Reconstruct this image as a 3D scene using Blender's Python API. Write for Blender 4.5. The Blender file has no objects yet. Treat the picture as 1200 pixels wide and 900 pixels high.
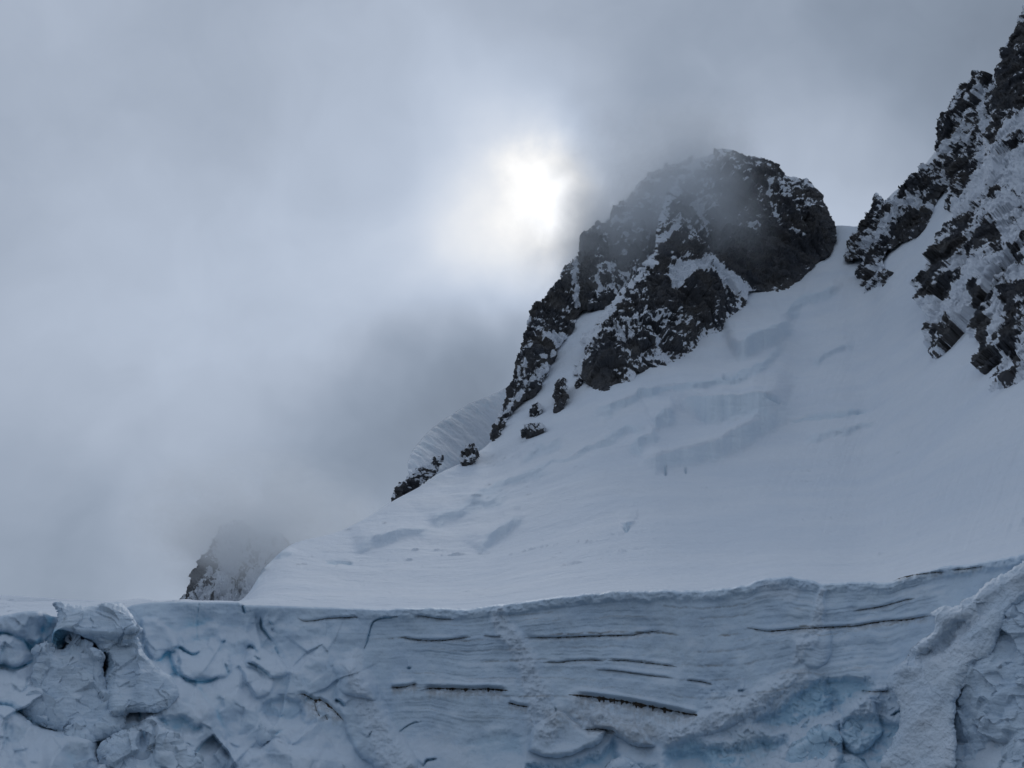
import bpy, math
import numpy as np
from concurrent.futures import ThreadPoolExecutor

# ------------------------------------------------------------------ basics
sc = bpy.context.scene
COL = sc.collection
rng = np.random.default_rng(7)

FOC = 1128.0                 # focal length in photo pixels (1200 wide)
PITCH = math.radians(25.0)
CAMZ = 6.0
cP, sP = math.cos(PITCH), math.sin(PITCH)


def dirs(px, py):
    x = (np.asarray(px, float) - 600.0) / FOC
    y = (450.0 - np.asarray(py, float)) / FOC
    return x, cP - y * sP, sP + y * cP


def world(px, py, r):
    """a bearing and a horizontal range in metres -> a place"""
    X, Y, Z = dirs(px, py)
    h = np.hypot(X, Y)
    return np.stack([X / h * r, Y / h * r, CAMZ + Z / h * r], -1)


def unit(px, py):
    v = np.array([float(a) for a in dirs(px, py)])
    return v / np.linalg.norm(v)


# ------------------------------------------------------------------ noise
_tab = rng.normal(size=(4096, 3))
_tab /= np.linalg.norm(_tab, axis=1)[:, None]


def _h(ix, iy, iz, seed):
    h = (ix.astype(np.int64) * 374761393 + iy.astype(np.int64) * 668265263 + iz.astype(np.int64) * 2147483647 + seed * 1274126177) & 0xFFFFFFFF
    h = ((h ^ (h >> 13)) * 1274126177) & 0xFFFFFFFF
    return h ^ (h >> 16)


POOL = ThreadPoolExecutor(4)


def chunked(f, n, size=24000):
    cut = [(i, min(i + size, n)) for i in range(0, n, size)]
    return list(POOL.map(lambda c: f(*c), cut))


def perlin(P, seed=0):
    sh = P.shape[:-1]
    Q = np.ascontiguousarray(P).reshape(-1, 3)
    return np.concatenate(chunked(lambda a, b: _perlin(Q[a:b], seed), len(Q))).reshape(sh)


_perm = np.tile(rng.permutation(1024).astype(np.int32), 3)
_gx, _gy, _gz = [np.ascontiguousarray(_tab[:1024, k], np.float32) for k in range(3)]


def _perlin(Q, seed):
    Q = Q + (.37 + (seed * 37.31) % 1024, .61 + (seed * 11.73) % 1024, .43)
    I = np.floor(Q)
    f = (Q - I).astype(np.float32)
    I = I.astype(np.int32) & 1023
    x, y, z = f[:, 0].copy(), f[:, 1].copy(), f[:, 2].copy()
    u, v, w = [a * a * a * (a * (a * 6 - 15) + 10) for a in (x, y, z)]
    X, Y, Z = I[:, 0].copy(), I[:, 1].copy(), I[:, 2].copy()
    lay = []
    for dx in (0, 1):
        A = _perm[X + dx] + Y
        col = []
        for dy in (0, 1):
            B = _perm[A + dy] + Z
            e = []
            for dz in (0, 1):
                h = _perm[B + dz]
                e.append(_gx[h] * (x - dx) + _gy[h] * (y - dy) + _gz[h] * (z - dz))
            col.append(e[0] + w * (e[1] - e[0]))
        lay.append(col[0] + v * (col[1] - col[0]))
    return ((lay[0] + u * (lay[1] - lay[0])) * 1.6).astype(float)


def fbm(P, size, octaves=4, seed=0, gain=.5, ridged=False):
    Q = P / size
    a, s, tot = 1.0, 0.0, 0.0
    for k in range(octaves):
        n = perlin(Q, seed + k * 17)
        if ridged:
            n = 1 - 2 * np.abs(n)
        s = s + a * n
        tot += a
        a *= gain
        Q = Q * 2.03 + 11.3
    return s / tot


def cells(P, size, seed=0, n=2):
    """cellular noise: random value of the nearest cell, distance to the border"""
    sh = P.shape[:-1]
    Q = np.ascontiguousarray(P).reshape(-1, 3) / size
    r = chunked(lambda a, b: _cells(Q[a:b], seed), len(Q))
    return tuple(np.concatenate([x[k] for x in r]).reshape(sh) for k in range(n))


def _cells(Q, seed):
    I = np.floor(Q).astype(np.int64)
    f1 = np.full(len(Q), 9.0)
    f2 = np.full(len(Q), 9.0)
    val = np.zeros(len(Q))
    fac = np.zeros(len(Q))
    for dx in (-1, 0, 1):
        for dy in (-1, 0, 1):
            for dz in (-1, 0, 1):
                J = I + (dx, dy, dz)
                h = _h(J[:, 0], J[:, 1], J[:, 2], seed)
                o = np.stack([(h & 1023), ((h >> 10) & 1023), ((h >> 20) & 1023)], -1) / 1023.0
                rel = Q - J - o
                d = np.sqrt((rel * rel).sum(1))
                tl = (rel * _tab[(h >> 7) & 4095]).sum(1)
                v = ((h * 2654435761) & 0xFFFF) / 65535.0
                near = d < f1
                f2 = np.where(near, f1, np.minimum(f2, d))
                val = np.where(near, v, val)
                fac = np.where(near, tl, fac)
                f1 = np.where(near, d, f1)
    return val, f2 - f1, fac


def sstep(a, b, x):
    t = np.clip((x - a) / (b - a), 0, 1)
    return t * t * (3 - 2 * t)


# ------------------------------------------------------------------ outlines
def spline(pts, n=8, closed=False):
    p = np.array(pts, float)
    if len(p) < 3 and not closed:
        t = np.linspace(0, 1, n * 2)[:, None]
        return p[0] + (p[1] - p[0]) * t
    q = np.vstack([p[-1], p, p[0], p[1]]) if closed else np.vstack([2 * p[0] - p[1], p, 2 * p[-1] - p[-2]])
    out = []
    for i in range(1, len(q) - 2):
        a, b, c, d = q[i - 1], q[i], q[i + 1], q[i + 2]
        for t in np.linspace(0, 1, n, endpoint=False):
            out.append(.5 * (2 * b + (c - a) * t + (2 * a - 5 * b + 4 * c - d) * t * t + (3 * b - a - 3 * c + d) * t ** 3))
    if not closed:
        out.append(p[-1])
    return np.array(out)


def line_dist(px, py, pts):
    """distance to a polyline, the position 0..1 along it, the signed offset (positive = above the line)"""
    px, py = np.asarray(px, float), np.asarray(py, float)
    sh = px.shape
    X, Y = np.ascontiguousarray(px).ravel(), np.ascontiguousarray(py).ravel()
    if X.size == 0:
        return px * 0, px * 0, px * 0
    r = chunked(lambda a, b: _line_dist(X[a:b], Y[a:b], pts), len(X), 12000)
    return tuple(np.concatenate([c[k] for c in r]).reshape(sh) for k in range(3))


def _line_dist(px, py, pts):
    pts = np.asarray(pts, float)
    seg = np.linalg.norm(np.diff(pts, axis=0), axis=1)
    cum = np.concatenate([[0], np.cumsum(seg)])
    best = np.full(px.shape, 1e9)
    al = np.zeros(px.shape)
    sg = np.zeros(px.shape)
    for i in range(len(pts) - 1):
        a, b = pts[i], pts[i + 1]
        d = b - a
        L2 = d @ d + 1e-9
        t = np.clip(((px - a[0]) * d[0] + (py - a[1]) * d[1]) / L2, 0, 1)
        ex, ey = px - a[0] - t * d[0], py - a[1] - t * d[1]
        e = np.hypot(ex, ey)
        m = e < best
        best = np.where(m, e, best)
        al = np.where(m, (cum[i] + t * seg[i]) / cum[-1], al)
        s = d[0] * ey - d[1] * ex
        if d[0] < 0:
            s = -s
        sg = np.where(m, np.where(s < 0, e, -e), sg)
    return best, al, sg


def inside(px, py, poly):
    c = np.zeros(px.shape, bool)
    n = len(poly)
    for i in range(n):
        x0, y0 = poly[i]
        x1, y1 = poly[(i + 1) % n]
        if y0 == y1:
            continue
        c ^= ((y0 > py) != (y1 > py)) & (px < (x1 - x0) * (py - y0) / (y1 - y0) + x0)
    return c


def poly_sd(px, py, poly):
    """signed distance to an outline, positive inside"""
    d, _, _ = line_dist(px, py, np.vstack([poly, poly[:1]]))
    return np.where(inside(px, py, poly), d, -d)


def local(px, py, pts, pad):
    """slice of the grid near some points"""
    p = np.asarray(pts)
    X, Y = px[0], py[:, 0]
    i0, i1 = np.searchsorted(X, p[:, 0].min() - pad), np.searchsorted(X, p[:, 0].max() + pad)
    j0, j1 = np.searchsorted(Y, p[:, 1].min() - pad), np.searchsorted(Y, p[:, 1].max() + pad)
    return slice(j0, max(j1, j0)), slice(i0, max(i1, i0))


def tab(pairs):
    p = np.array(pairs, float)
    return lambda x: np.interp(x, p[:, 0], p[:, 1])


def smooth_tab(pairs, w=6):
    f = tab(pairs)

    def g(x):
        x = np.asarray(x, float)
        return sum(f(x + o) for o in np.linspace(-w, w, 7)) / 7
    return g


def crop(x0, y0, s):
    return lambda *pts: [(x0 + a / s, y0 + b / s) for a, b in pts]


# ------------------------------------------------------------------ meshes
def link(o, parent=None):
    COL.objects.link(o)
    if parent is not None:
        o.parent = parent
    return o


def mesh_obj(name, verts, quads, mat, attrs=None, smooth=True, parent=None):
    me = bpy.data.meshes.new(name)
    n, f = len(verts), len(quads)
    me.vertices.add(n)
    me.vertices.foreach_set('co', np.ascontiguousarray(verts, np.float32).ravel())
    me.loops.add(f * 4)
    me.loops.foreach_set('vertex_index', np.ascontiguousarray(quads, np.int32).ravel())
    me.polygons.add(f)
    me.polygons.foreach_set('loop_start', np.arange(0, f * 4, 4, dtype=np.int32))
    me.polygons.foreach_set('loop_total', np.full(f, 4, np.int32))
    me.polygons.foreach_set('use_smooth', np.full(f, smooth))
    me.update(calc_edges=True)
    me.validate()
    for k, a in (attrs or {}).items():
        at = me.attributes.new(k, 'FLOAT', 'POINT')
        at.data.foreach_set('value', np.ascontiguousarray(a, np.float32).ravel())
    me.materials.append(mat)
    return link(bpy.data.objects.new(name, me), parent)


def tag(o, label, cat, kind=None, group=None):
    o['label'] = label
    o['category'] = cat
    if kind:
        o['kind'] = kind
    if group:
        o['group'] = group
    return o


def grid_quads(ny, nx):
    i = np.arange(ny * nx).reshape(ny, nx)
    return np.stack([i[1:, :-1], i[1:, 1:], i[:-1, 1:], i[:-1, :-1]], -1).reshape(-1, 4)


def grid_normals(P):
    du = np.gradient(P, axis=1)
    dv = np.gradient(P, axis=0)
    n = np.cross(dv, du)
    n /= np.linalg.norm(n, axis=-1, keepdims=True) + 1e-12
    toward = -(P - np.array([0, 0, CAMZ]))
    s = np.sign((n * toward).sum(-1, keepdims=True))
    s[s == 0] = 1
    return n, n * s


def blur(a, k):
    for ax in (0, 1):
        p = np.pad(a, [(k, k) if i == ax else (0, 0) for i in range(2)], mode='edge')
        c = np.cumsum(p, axis=ax)
        z = np.zeros_like(np.take(c, [0], ax))
        c = np.concatenate([z, c], ax)
        w = 2 * k + 1
        a = (np.take(c, range(w, c.shape[ax]), ax) - np.take(c, range(0, c.shape[ax] - w), ax)) / w
    return a


def mass(name, outline, R, mat, step=.8, bulge=20., W=30., back=60., rag=0., ragsize=12., detail=None, disp=None,
         attrs=None, smooth=False, parent=None, rounded=True, seed=0, soft=3., parts=(), even=0):
    """a solid body of real depth: a front and a back shell that meet along the outline.
    R(px,py) range of the middle sheet; disp(P,N,px,py,d) metres along the normal of the front"""
    poly = spline(outline, 5, True) if rounded else np.array(outline, float)
    x0, y0 = poly.min(0) - rag - 2
    x1, y1 = poly.max(0) + rag + 2
    px, py = np.meshgrid(np.arange(x0, x1, step), np.arange(y0, y1, step))
    qx, qy = px, py
    if rag:
        Q = np.stack([px, py, np.full_like(px, seed * 7.3)], -1)
        qx = px + rag * fbm(Q, ragsize, 4, seed + 3, .6)
        qy = py + rag * fbm(Q + 55.5, ragsize, 4, seed + 9, .6)
    d = poly_sd(qx, qy, poly)
    ins = d >= 0
    de = np.clip(blur(d, even), 0, None) if even else d
    q = np.sqrt(np.clip(1 - (1 - np.clip(de / W, 0, 1)) ** 2, 0, 1))
    Rm = R(px, py)
    front = Rm - bulge * q
    if detail is not None:
        front = front - detail(px, py, d)
    P = world(px, py, front)
    _, N = grid_normals(P)
    fade = sstep(0, soft, d)
    if disp is not None:
        P = P + N * (disp(P, N, px, py, d) * (.35 + .65 * fade))[..., None]
    B = world(px, py, Rm + back * q + .02)
    cell = ins[1:, :-1] & ins[1:, 1:] & ins[:-1, 1:] & ins[:-1, :-1]
    ny, nx = px.shape
    use = np.zeros((ny, nx), int)
    for a in (slice(1, None), slice(None, -1)):
        for b in (slice(1, None), slice(None, -1)):
            use[a, b] += cell
    used = use > 0
    rim = used & (use < 4)
    fid = np.full((ny, nx), -1)
    fid[used] = np.arange(used.sum())
    bid = fid.copy()
    inner = used & ~rim
    bid[inner] = used.sum() + np.arange(inner.sum())
    quads = []
    for ids, flip in ((fid, False), (bid, True)):
        f = np.stack([ids[1:, :-1], ids[1:, 1:], ids[:-1, 1:], ids[:-1, :-1]], -1)[cell]
        quads.append(f[:, ::-1] if flip else f)
    quads = np.vstack(quads)
    verts = np.vstack([P[used], B[inner]])
    at = {}
    if attrs is not None:
        _, N2 = grid_normals(P)
        for k, a in attrs(P, N2, px, py, d).items():
            at[k] = np.concatenate([a[used], a[inner]])
    if not parts:
        return mesh_obj(name, verts, quads, mat, at, smooth, parent)
    # pieces with a look of their own become parts: (name, test on the front shell)
    cx, cy, cd = [.25 * (a[1:, :-1] + a[1:, 1:] + a[:-1, 1:] + a[:-1, :-1])[cell] for a in (px, py, d)]
    left_over = np.ones(len(cx), bool)
    made = []
    for pn, test in parts:
        m = test(cx, cy, cd) & left_over
        left_over &= ~m
        made.append((pn, quads[:len(cx)][m]))
    body = mesh_obj(name, verts, np.vstack([quads[:len(cx)][left_over], quads[len(cx):]]), mat, at, smooth, parent)
    for pn, q in made:
        if len(q):
            ids, inv = np.unique(q, return_inverse=True)
            mesh_obj(pn, verts[ids], inv.reshape(-1, 4), mat, {k: a[ids] for k, a in at.items()}, smooth, body)
    return body


def within(ol, rag=3.):
    po = spline(ol, 5, True)

    def f(x, y, d):
        Q = np.stack([x, y, x * 0], -1)
        return poly_sd(x + rag * fbm(Q, 9, 3, 500), y + rag * fbm(Q, 9, 3, 501), po) > 0
    return f


# ------------------------------------------------------------------ materials
class G:
    def __init__(self, tree):
        self.t = tree

    def n(self, kind, **kw):
        nd = self.t.nodes.new(kind)
        for k, v in kw.items():
            if k.startswith('_'):
                setattr(nd, k[1:], v)
            else:
                key = int(k[1:]) if k[0] == 'i' and k[1:].isdigit() else k.replace('_', ' ')
                if hasattr(v, 'is_output'):
                    self.t.links.new(v, nd.inputs[key])
                else:
                    nd.inputs[key].default_value = v
        return nd

    def math(self, op, a, b=0.0, clamp=False):
        return self.n('ShaderNodeMath', _operation=op, _use_clamp=clamp, i0=a, i1=b).outputs[0]

    def noise(self, vec, scale, detail=4.0, rough=.55, dist=0.0):
        return self.n('ShaderNodeTexNoise', Vector=vec, Scale=scale, Detail=detail, Roughness=rough, Distortion=dist).outputs['Fac']

    def ramp(self, fac, lo, hi):
        return self.n('ShaderNodeMapRange', _interpolation_type='SMOOTHSTEP', i0=fac, i1=lo, i2=hi).outputs[0]

    def mix(self, fac, a, b):
        m = self.t.nodes.new('ShaderNodeMix')
        m.data_type = 'RGBA'
        for k, v in ((0, fac), (6, a), (7, b)):
            if hasattr(v, 'is_output'):
                self.t.links.new(v, m.inputs[k])
            else:
                m.inputs[k].default_value = v
        return m.outputs[2]


def material(name):
    m = bpy.data.materials.new(name)
    m.use_nodes = True
    m.node_tree.nodes.clear()
    g = G(m.node_tree)
    out = g.n('ShaderNodeOutputMaterial')
    bs = g.n('ShaderNodeBsdfPrincipled')
    m.node_tree.links.new(bs.outputs[0], out.inputs[0])
    pos = g.n('ShaderNodeNewGeometry').outputs['Position']
    return m, g, bs, pos, out


def attr(g, name):
    return g.n('ShaderNodeAttribute', _attribute_name=name).outputs['Fac']


def bump(g, bs, h, dist, strength=1.0):
    b = g.n('ShaderNodeBump', Height=h, Distance=dist, Strength=strength)
    g.t.links.new(b.outputs[0], bs.inputs['Normal'])


SNOW = (.80, .845, .90, 1)


def snow_mat():
    m, g, bs, pos, _ = material('snow')
    n = g.noise(pos, .02, 6, .6)
    c = g.mix(g.ramp(n, .3, .7), (.71, .77, .845, 1), (.77, .815, .87, 1))
    blue = attr(g, 'blue')
    c = g.mix(blue, c, (.50, .68, .80, 1))
    g.t.links.new(c, bs.inputs['Base Color'])
    bs.inputs['Roughness'].default_value = .75
    bs.inputs['Specular IOR Level'].default_value = .15
    h = g.math('ADD', g.noise(pos, .06, 7, .62), g.math('MULTIPLY', g.noise(pos, .35, 5, .65), .30))
    bump(g, bs, h, 4.5, .5)
    return m


def rock_mat():
    m, g, bs, pos, _ = material('snowy_rock')
    sn = attr(g, 'snow')
    n1 = g.noise(pos, .30, 6, .68)
    n2 = g.noise(pos, .8, 3, .6)
    rock = g.mix(g.ramp(g.noise(pos, .03, 5, .6), .35, .7), (.056, .061, .073, 1), (.105, .10, .096, 1))
    rock = g.mix(g.ramp(n1, .5, .75), rock, (.085, .09, .10, 1))
    f = g.math('ADD', sn, g.math('MULTIPLY', g.math('SUBTRACT', n1, .5), .85))
    f = g.math('ADD', f, g.math('MULTIPLY', g.math('SUBTRACT', n2, .5), .4))
    f = g.ramp(f, .44, .58)
    c = g.mix(f, rock, (.78, .82, .88, 1))
    g.t.links.new(c, bs.inputs['Base Color'])
    bs.inputs['Roughness'].default_value = .85
    bs.inputs['Specular IOR Level'].default_value = .2
    bump(g, bs, g.math('ADD', n1, g.math('MULTIPLY', n2, .3)), 3.0, .6)
    return m


def ice_mat():
    m, g, bs, pos, _ = material('glacier_ice')
    blue, dirt, frost = attr(g, 'blue'), attr(g, 'dirt'), attr(g, 'frost')
    n = g.noise(pos, .25, 6, .6)
    c = g.mix(g.ramp(n, .3, .7), (.53, .655, .785, 1), (.62, .735, .835, 1))
    st = g.noise(g.n('ShaderNodeVectorMath', _operation='MULTIPLY', i0=pos, i1=(.05, .05, 1.1)).outputs[0], 1.6, 5, .6)
    c = g.mix(g.math('MULTIPLY', g.ramp(st, .5, .72), .35), c, (.47, .58, .70, 1))
    c = g.mix(blue, c, (.26, .60, .79, 1))
    c = g.mix(frost, c, (.70, .77, .845, 1))
    dn = g.noise(pos, 1.3, 5, .7)
    dd = g.math('MULTIPLY', dirt, g.ramp(dn, .32, .6), True)
    c = g.mix(dd, c, (.155, .118, .075, 1))
    # grit frozen into the ice
    sp = g.ramp(g.noise(pos, 2.4, 5, .7), .66, .72)
    pt = g.ramp(g.noise(pos, .10, 3, .5), .52, .66)
    c = g.mix(g.math('MULTIPLY', g.math('MULTIPLY', sp, pt), .55), c, (.16, .15, .14, 1))
    g.t.links.new(c, bs.inputs['Base Color'])
    bs.inputs['Roughness'].default_value = .55
    bs.inputs['Specular IOR Level'].default_value = .3
    h = g.math('ADD', g.noise(pos, .8, 6, .65), g.math('MULTIPLY', g.noise(pos, 4., 4, .6), .3))
    bump(g, bs, h, .35, .5)
    return m


def dirt_mat():
    m, g, bs, pos, _ = material('frozen_grit')
    c = g.mix(g.ramp(g.noise(pos, 3., 5, .7), .35, .65), (.018, .016, .014, 1), (.075, .055, .038, 1))
    g.t.links.new(c, bs.inputs['Base Color'])
    bs.inputs['Roughness'].default_value = .9
    bump(g, bs, g.noise(pos, 5., 4, .7), .1, .6)
    return m


def sea_mat():
    m, g, bs, pos, _ = material('sea_water')
    bs.inputs['Base Color'].default_value = (.012, .028, .036, 1)
    bs.inputs['Roughness'].default_value = .12
    bump(g, bs, g.noise(pos, .35, 5, .6), .5, .4)
    return m


M_SNOW, M_ROCK, M_ICE, M_DIRT, M_SEA = snow_mat(), rock_mat(), ice_mat(), dirt_mat(), sea_mat()

# ------------------------------------------------------------------ sea
xs = np.linspace(-9000, 9000, 30)
X, Y = np.meshgrid(xs, xs)
tag(mesh_obj('sea', np.stack([X, Y, X * 0], -1).reshape(-1, 3), grid_quads(30, 30)[:, ::-1], M_SEA),
    'dark cold sea water at the foot of the ice wall', 'sea', 'structure')

# ------------------------------------------------------------------ main lines of the land
TOP = tab([(-200, 724), (0, 722), (30, 716), (48, 716), (60, 722), (75, 724), (110, 724), (140, 716), (155, 709), (175, 706), (215, 705), (280, 706),
           (286, 709), (330, 710), (400, 712), (440, 713), (520, 712), (545, 713), (590, 708), (640, 701), (690, 695),
           (735, 692), (800, 691), (850, 690), (875, 684), (900, 678), (925, 675), (950, 680), (962, 684), (985, 682),
           (1010, 682), (1035, 683), (1045, 681), (1080, 669), (1120, 662), (1160, 657), (1195, 650), (1300, 632), (1400, 620)])
RC = smooth_tab([(-200, 112), (0, 114), (60, 116), (140, 118), (285, 122), (420, 121), (600, 119), (900, 119), (1000, 117), (1100, 113), (1200, 108), (1400, 100)], 30)
SKY = smooth_tab([(-200, 690), (0, 697), (80, 702), (150, 706), (210, 704.5), (282, 705), (289, 700), (300, 680), (312, 664), (330, 645), (345, 636), (375, 629), (400, 622),
                  (430, 607), (460, 587), (500, 566), (540, 543), (575, 520), (600, 480), (640, 412), (652, 392), (676, 362), (700, 335), (760, 300),
                  (850, 300), (930, 290), (970, 268), (985, 262), (1000, 267), (1020, 262), (1040, 230), (1075, 205), (1100, 172), (1150, 110),
                  (1200, 45), (1260, -30), (1400, -180)], 9)
RSK = smooth_tab([(-200, 700), (0, 620), (150, 450), (210, 300), (285, 230), (330, 330), (400, 400), (460, 480), (575, 640), (650, 850),
                  (760, 950), (850, 1000), (985, 1080), (1060, 1040), (1200, 980), (1400, 950)], 25)


TOPS = lambda px: sum(TOP(np.asarray(px, float) + o) for o in np.linspace(-40, 40, 17)) / 17


def snow_range(px, py):
    t0 = TOPS(px) + 7
    t = (t0 - py) / (t0 - SKY(px))
    return RC(px) + 1.5 + (RSK(px) - RC(px)) * t ** .96


# ------------------------------------------------------------------ snow slope
def build_snow():
    xs = np.concatenate([np.arange(-700, -80, 5), np.arange(-80, 1280, 1.25), np.arange(1280, 1900, 5)])
    nt = 520
    t = np.linspace(0, 1, nt)
    px, T = np.meshgrid(xs, t)
    t0 = TOPS(px) + 7
    py = t0 + (SKY(px) - t0) * T
    r = snow_range(px, py)
    P = world(px, py, r)
    blue = np.zeros_like(px)
    # broad swells and wind forms
    amp = sstep(.0, .25, T) * sstep(1.0, .93, T)
    Dr = np.zeros_like(px)
    rate = (RSK(px) - RC(px)) / (t0 - SKY(px))
    D = 5.0 * fbm(P, 160, 3, 5) * amp + 1.2 * fbm(P, 45, 4, 8) * sstep(0, .1, T) * sstep(1.02, .97, T)
    # avalanche runnels down the steep right-hand slope
    az, rr = px * .9 + py * .34, py
    Q = np.stack([az / 7.0, rr / 130.0, px * 0], -1)
    D += (.6 + 1.2 * np.clip(fbm(P, 70, 2, 88), 0, 1)) * fbm(Q, 1.0, 3, 31) * sstep(850, 1030, px) * sstep(660, 560, py)
    # steps and open crevasses of the icefall: (line, height m, face px, length uphill px, blue)
    steps = [
        ([(795, 482), (805, 470), (817, 464), (850, 459), (887, 457), (908, 464), (925, 474)], 11, 40, 26, .12),
        ([(748, 552), (765, 540), (785, 530), (838, 517), (888, 492), (908, 479), (930, 462)], 8, 26, 18, .05),
        ([(680, 492), (720, 472), (760, 455), (800, 446), (850, 440), (880, 428), (905, 408), (930, 388)], 7, 12, 16, .1),
        ([(852, 405), (880, 392), (905, 380), (930, 372)], 9, 26, 16, .05),
        ([(915, 372), (940, 352), (985, 330)], 5, 14, 14, .05),
        ([(922, 502), (935, 493), (950, 490), (983, 487), (1021, 484)], 5, 9, 12, .15),
        ([(940, 518), (965, 508), (1000, 501), (1030, 494)], 3, 8, 10, .0),
        ([(546, 590), (552, 576), (570, 567), (592, 560), (621, 554), (650, 550)], 5, 13, 16, .05),
        ([(500, 616), (515, 604), (540, 593), (567, 586), (600, 578)], 4, 17, 18, .03),
        ([(556, 646), (566, 633), (587, 616), (615, 607)], 5, 15, 16, .03),
        ([(662, 536), (690, 518), (721, 504), (760, 492)], 4, 11, 12, .03),
        ([(606, 535), (630, 522), (662, 512)], 3, 10, 10, .0),
        ([(735, 535), (742, 520), (752, 510), (772, 500)], 5, 18, 10, .06),
        ([(760, 490), (775, 482), (792, 478)], 5, 22, 10, .05),
        ([(378, 659), (395, 657), (417, 660)], 1.0, 3, 8, .2),
        ([(728, 619), (735, 613), (741, 616)], 2.5, 7, 8, .2),
        ([(410, 640), (470, 625), (510, 622)], 1.5, 14, 20, 0),
        ([(590, 560), (640, 540), (690, 528)], 2.0, 9, 14, 0),
        ([(950, 425), (975, 408), (1000, 398)], 2.0, 7, 10, .0),
        ([(290, 690), (305, 670), (325, 656), (350, 650)], 1.2, 8, 8, .05),
        ([(300, 668), (318, 652), (335, 645)], .8, 6, 8, .05),
    ]
    for k, (ln, h, face, up, bl) in enumerate(steps):
        cv = spline(ln, 6)
        wx = 5 * perlin(np.stack([px / 22, py / 22, px * 0 + k], -1), 3) + 2 * perlin(np.stack([px / 7, py / 7, px * 0 + k], -1), 4)
        m = (px > cv[:, 0].min() - 60) & (px < cv[:, 0].max() + 60) & (py > cv[:, 1].min() - 70) & (py < cv[:, 1].max() + 70)
        if not m.any():
            continue
        d, al, sg = line_dist(px[m] + .5 * wx[m], py[m] + wx[m], cv)
        end = sstep(0, .16, al) * sstep(1, .8, al)
        f = np.where(sg > 0, np.exp(-np.clip(sg, 0, None) / up), sstep(-face, 0, sg))
        Dr[m] += 1.12 * (h / 11 * 12 / face * 3.2 * .0 + 1) * face * rate[m] * (.5 + .5 * sstep(620, 780, px[m])) * (1 - .4 * sstep(915, 935, px[m])) * end * f * sstep(face + up * 4, face, d)
        b = (bl + .16) * end * sstep(-face, -face * .55, sg) * sstep(1.5, -1, sg)
        blue[m] = np.maximum(blue[m], b)
    # open slots with bluish ice
    for ln, w, dep in (([(846, 437), (856, 439), (866, 436)], 2.2, 6), ([(895, 460), (905, 465), (916, 472)], 2.0, 5),
                       ([(940, 490), (960, 487), (985, 486), (1020, 484)], 2.2, 4), ([(380, 660), (398, 659), (415, 661)], 1.4, 1.2),
                       ([(731, 620), (734, 626), (738, 621)], 1.5, 1.0), ([(779, 545), (780, 560)], 1.2, 2), ([(803, 548), (804, 556)], 1., 2)):
        cv = spline(ln, 6)
        d, al, sg = line_dist(px, py, cv)
        f = np.exp(-(d / w) ** 2) * sstep(0, .2, al) * sstep(1, .8, al)
        D -= dep * f
        blue = np.maximum(blue, .55 * f)
    N = np.stack([-px * 0 - .0, px * 0 - .55, px * 0 + .83], -1)
    Dr *= 1 + .2 * fbm(P, 40, 2, 77)
    D += .25 * fbm(P, 14, 3, 79, .5) * sstep(2, 14, Dr)
    rn = r - Dr
    rn = np.maximum.accumulate(rn - .20 * r, axis=0) + .20 * r
    c = np.cumsum(np.pad(rn - r, ((0, 0), (6, 5)), mode='edge'), axis=1)
    rn = r + .45 * (c[:, 11:] - c[:, :-11]) / 11 + .55 * (rn - r)
    D += (.30 * fbm(P, 11, 4, 83, .6) + .9 * sstep(.34, .6, fbm(P, 7, 4, 84, .6)) * sstep(-.1, .25, fbm(P, 90, 2, 85))) * sstep(0, .06, T) * sstep(1, .97, T)
    D += .5 * np.clip(fbm(P, 60, 2, 87) + .1, 0, 1) * fbm(np.stack([az / 5., rr / 60., px * 0 + 3.3], -1), 1.0, 3, 32) * sstep(560, 760, px) * sstep(690, 600, py) * sstep(1, .9, T)
    P = world(px, py, rn) + N * D[..., None]
    # the far side, rolling off behind the skyline
    rows, tr = [P], P[-1]
    dirxy = tr[:, :2] / np.linalg.norm(tr[:, :2], axis=1)[:, None]
    drop = np.clip((tr[:, 2] - 20), 4, None)
    for s in (.04, .12, .25, .45, .7, 1.0):
        q = tr.copy()
        q[:, :2] += dirxy * (drop * 1.3 * s)[:, None]
        q[:, 2] = tr[:, 2] - drop * s ** 1.35
        rows.append(q[None])
        blue = np.vstack([blue, blue[-1:] * 0])
    V = np.concatenate(rows, 0)
    ny, nx = V.shape[:2]
    o = mesh_obj('snow_slope', V.reshape(-1, 3), grid_quads(ny, nx)[:, ::-1], M_SNOW, {'blue': blue})
    tag(o, 'broad white snow slope rising from the ice wall to the rock peaks', 'snow slope', 'structure')


build_snow()


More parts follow.
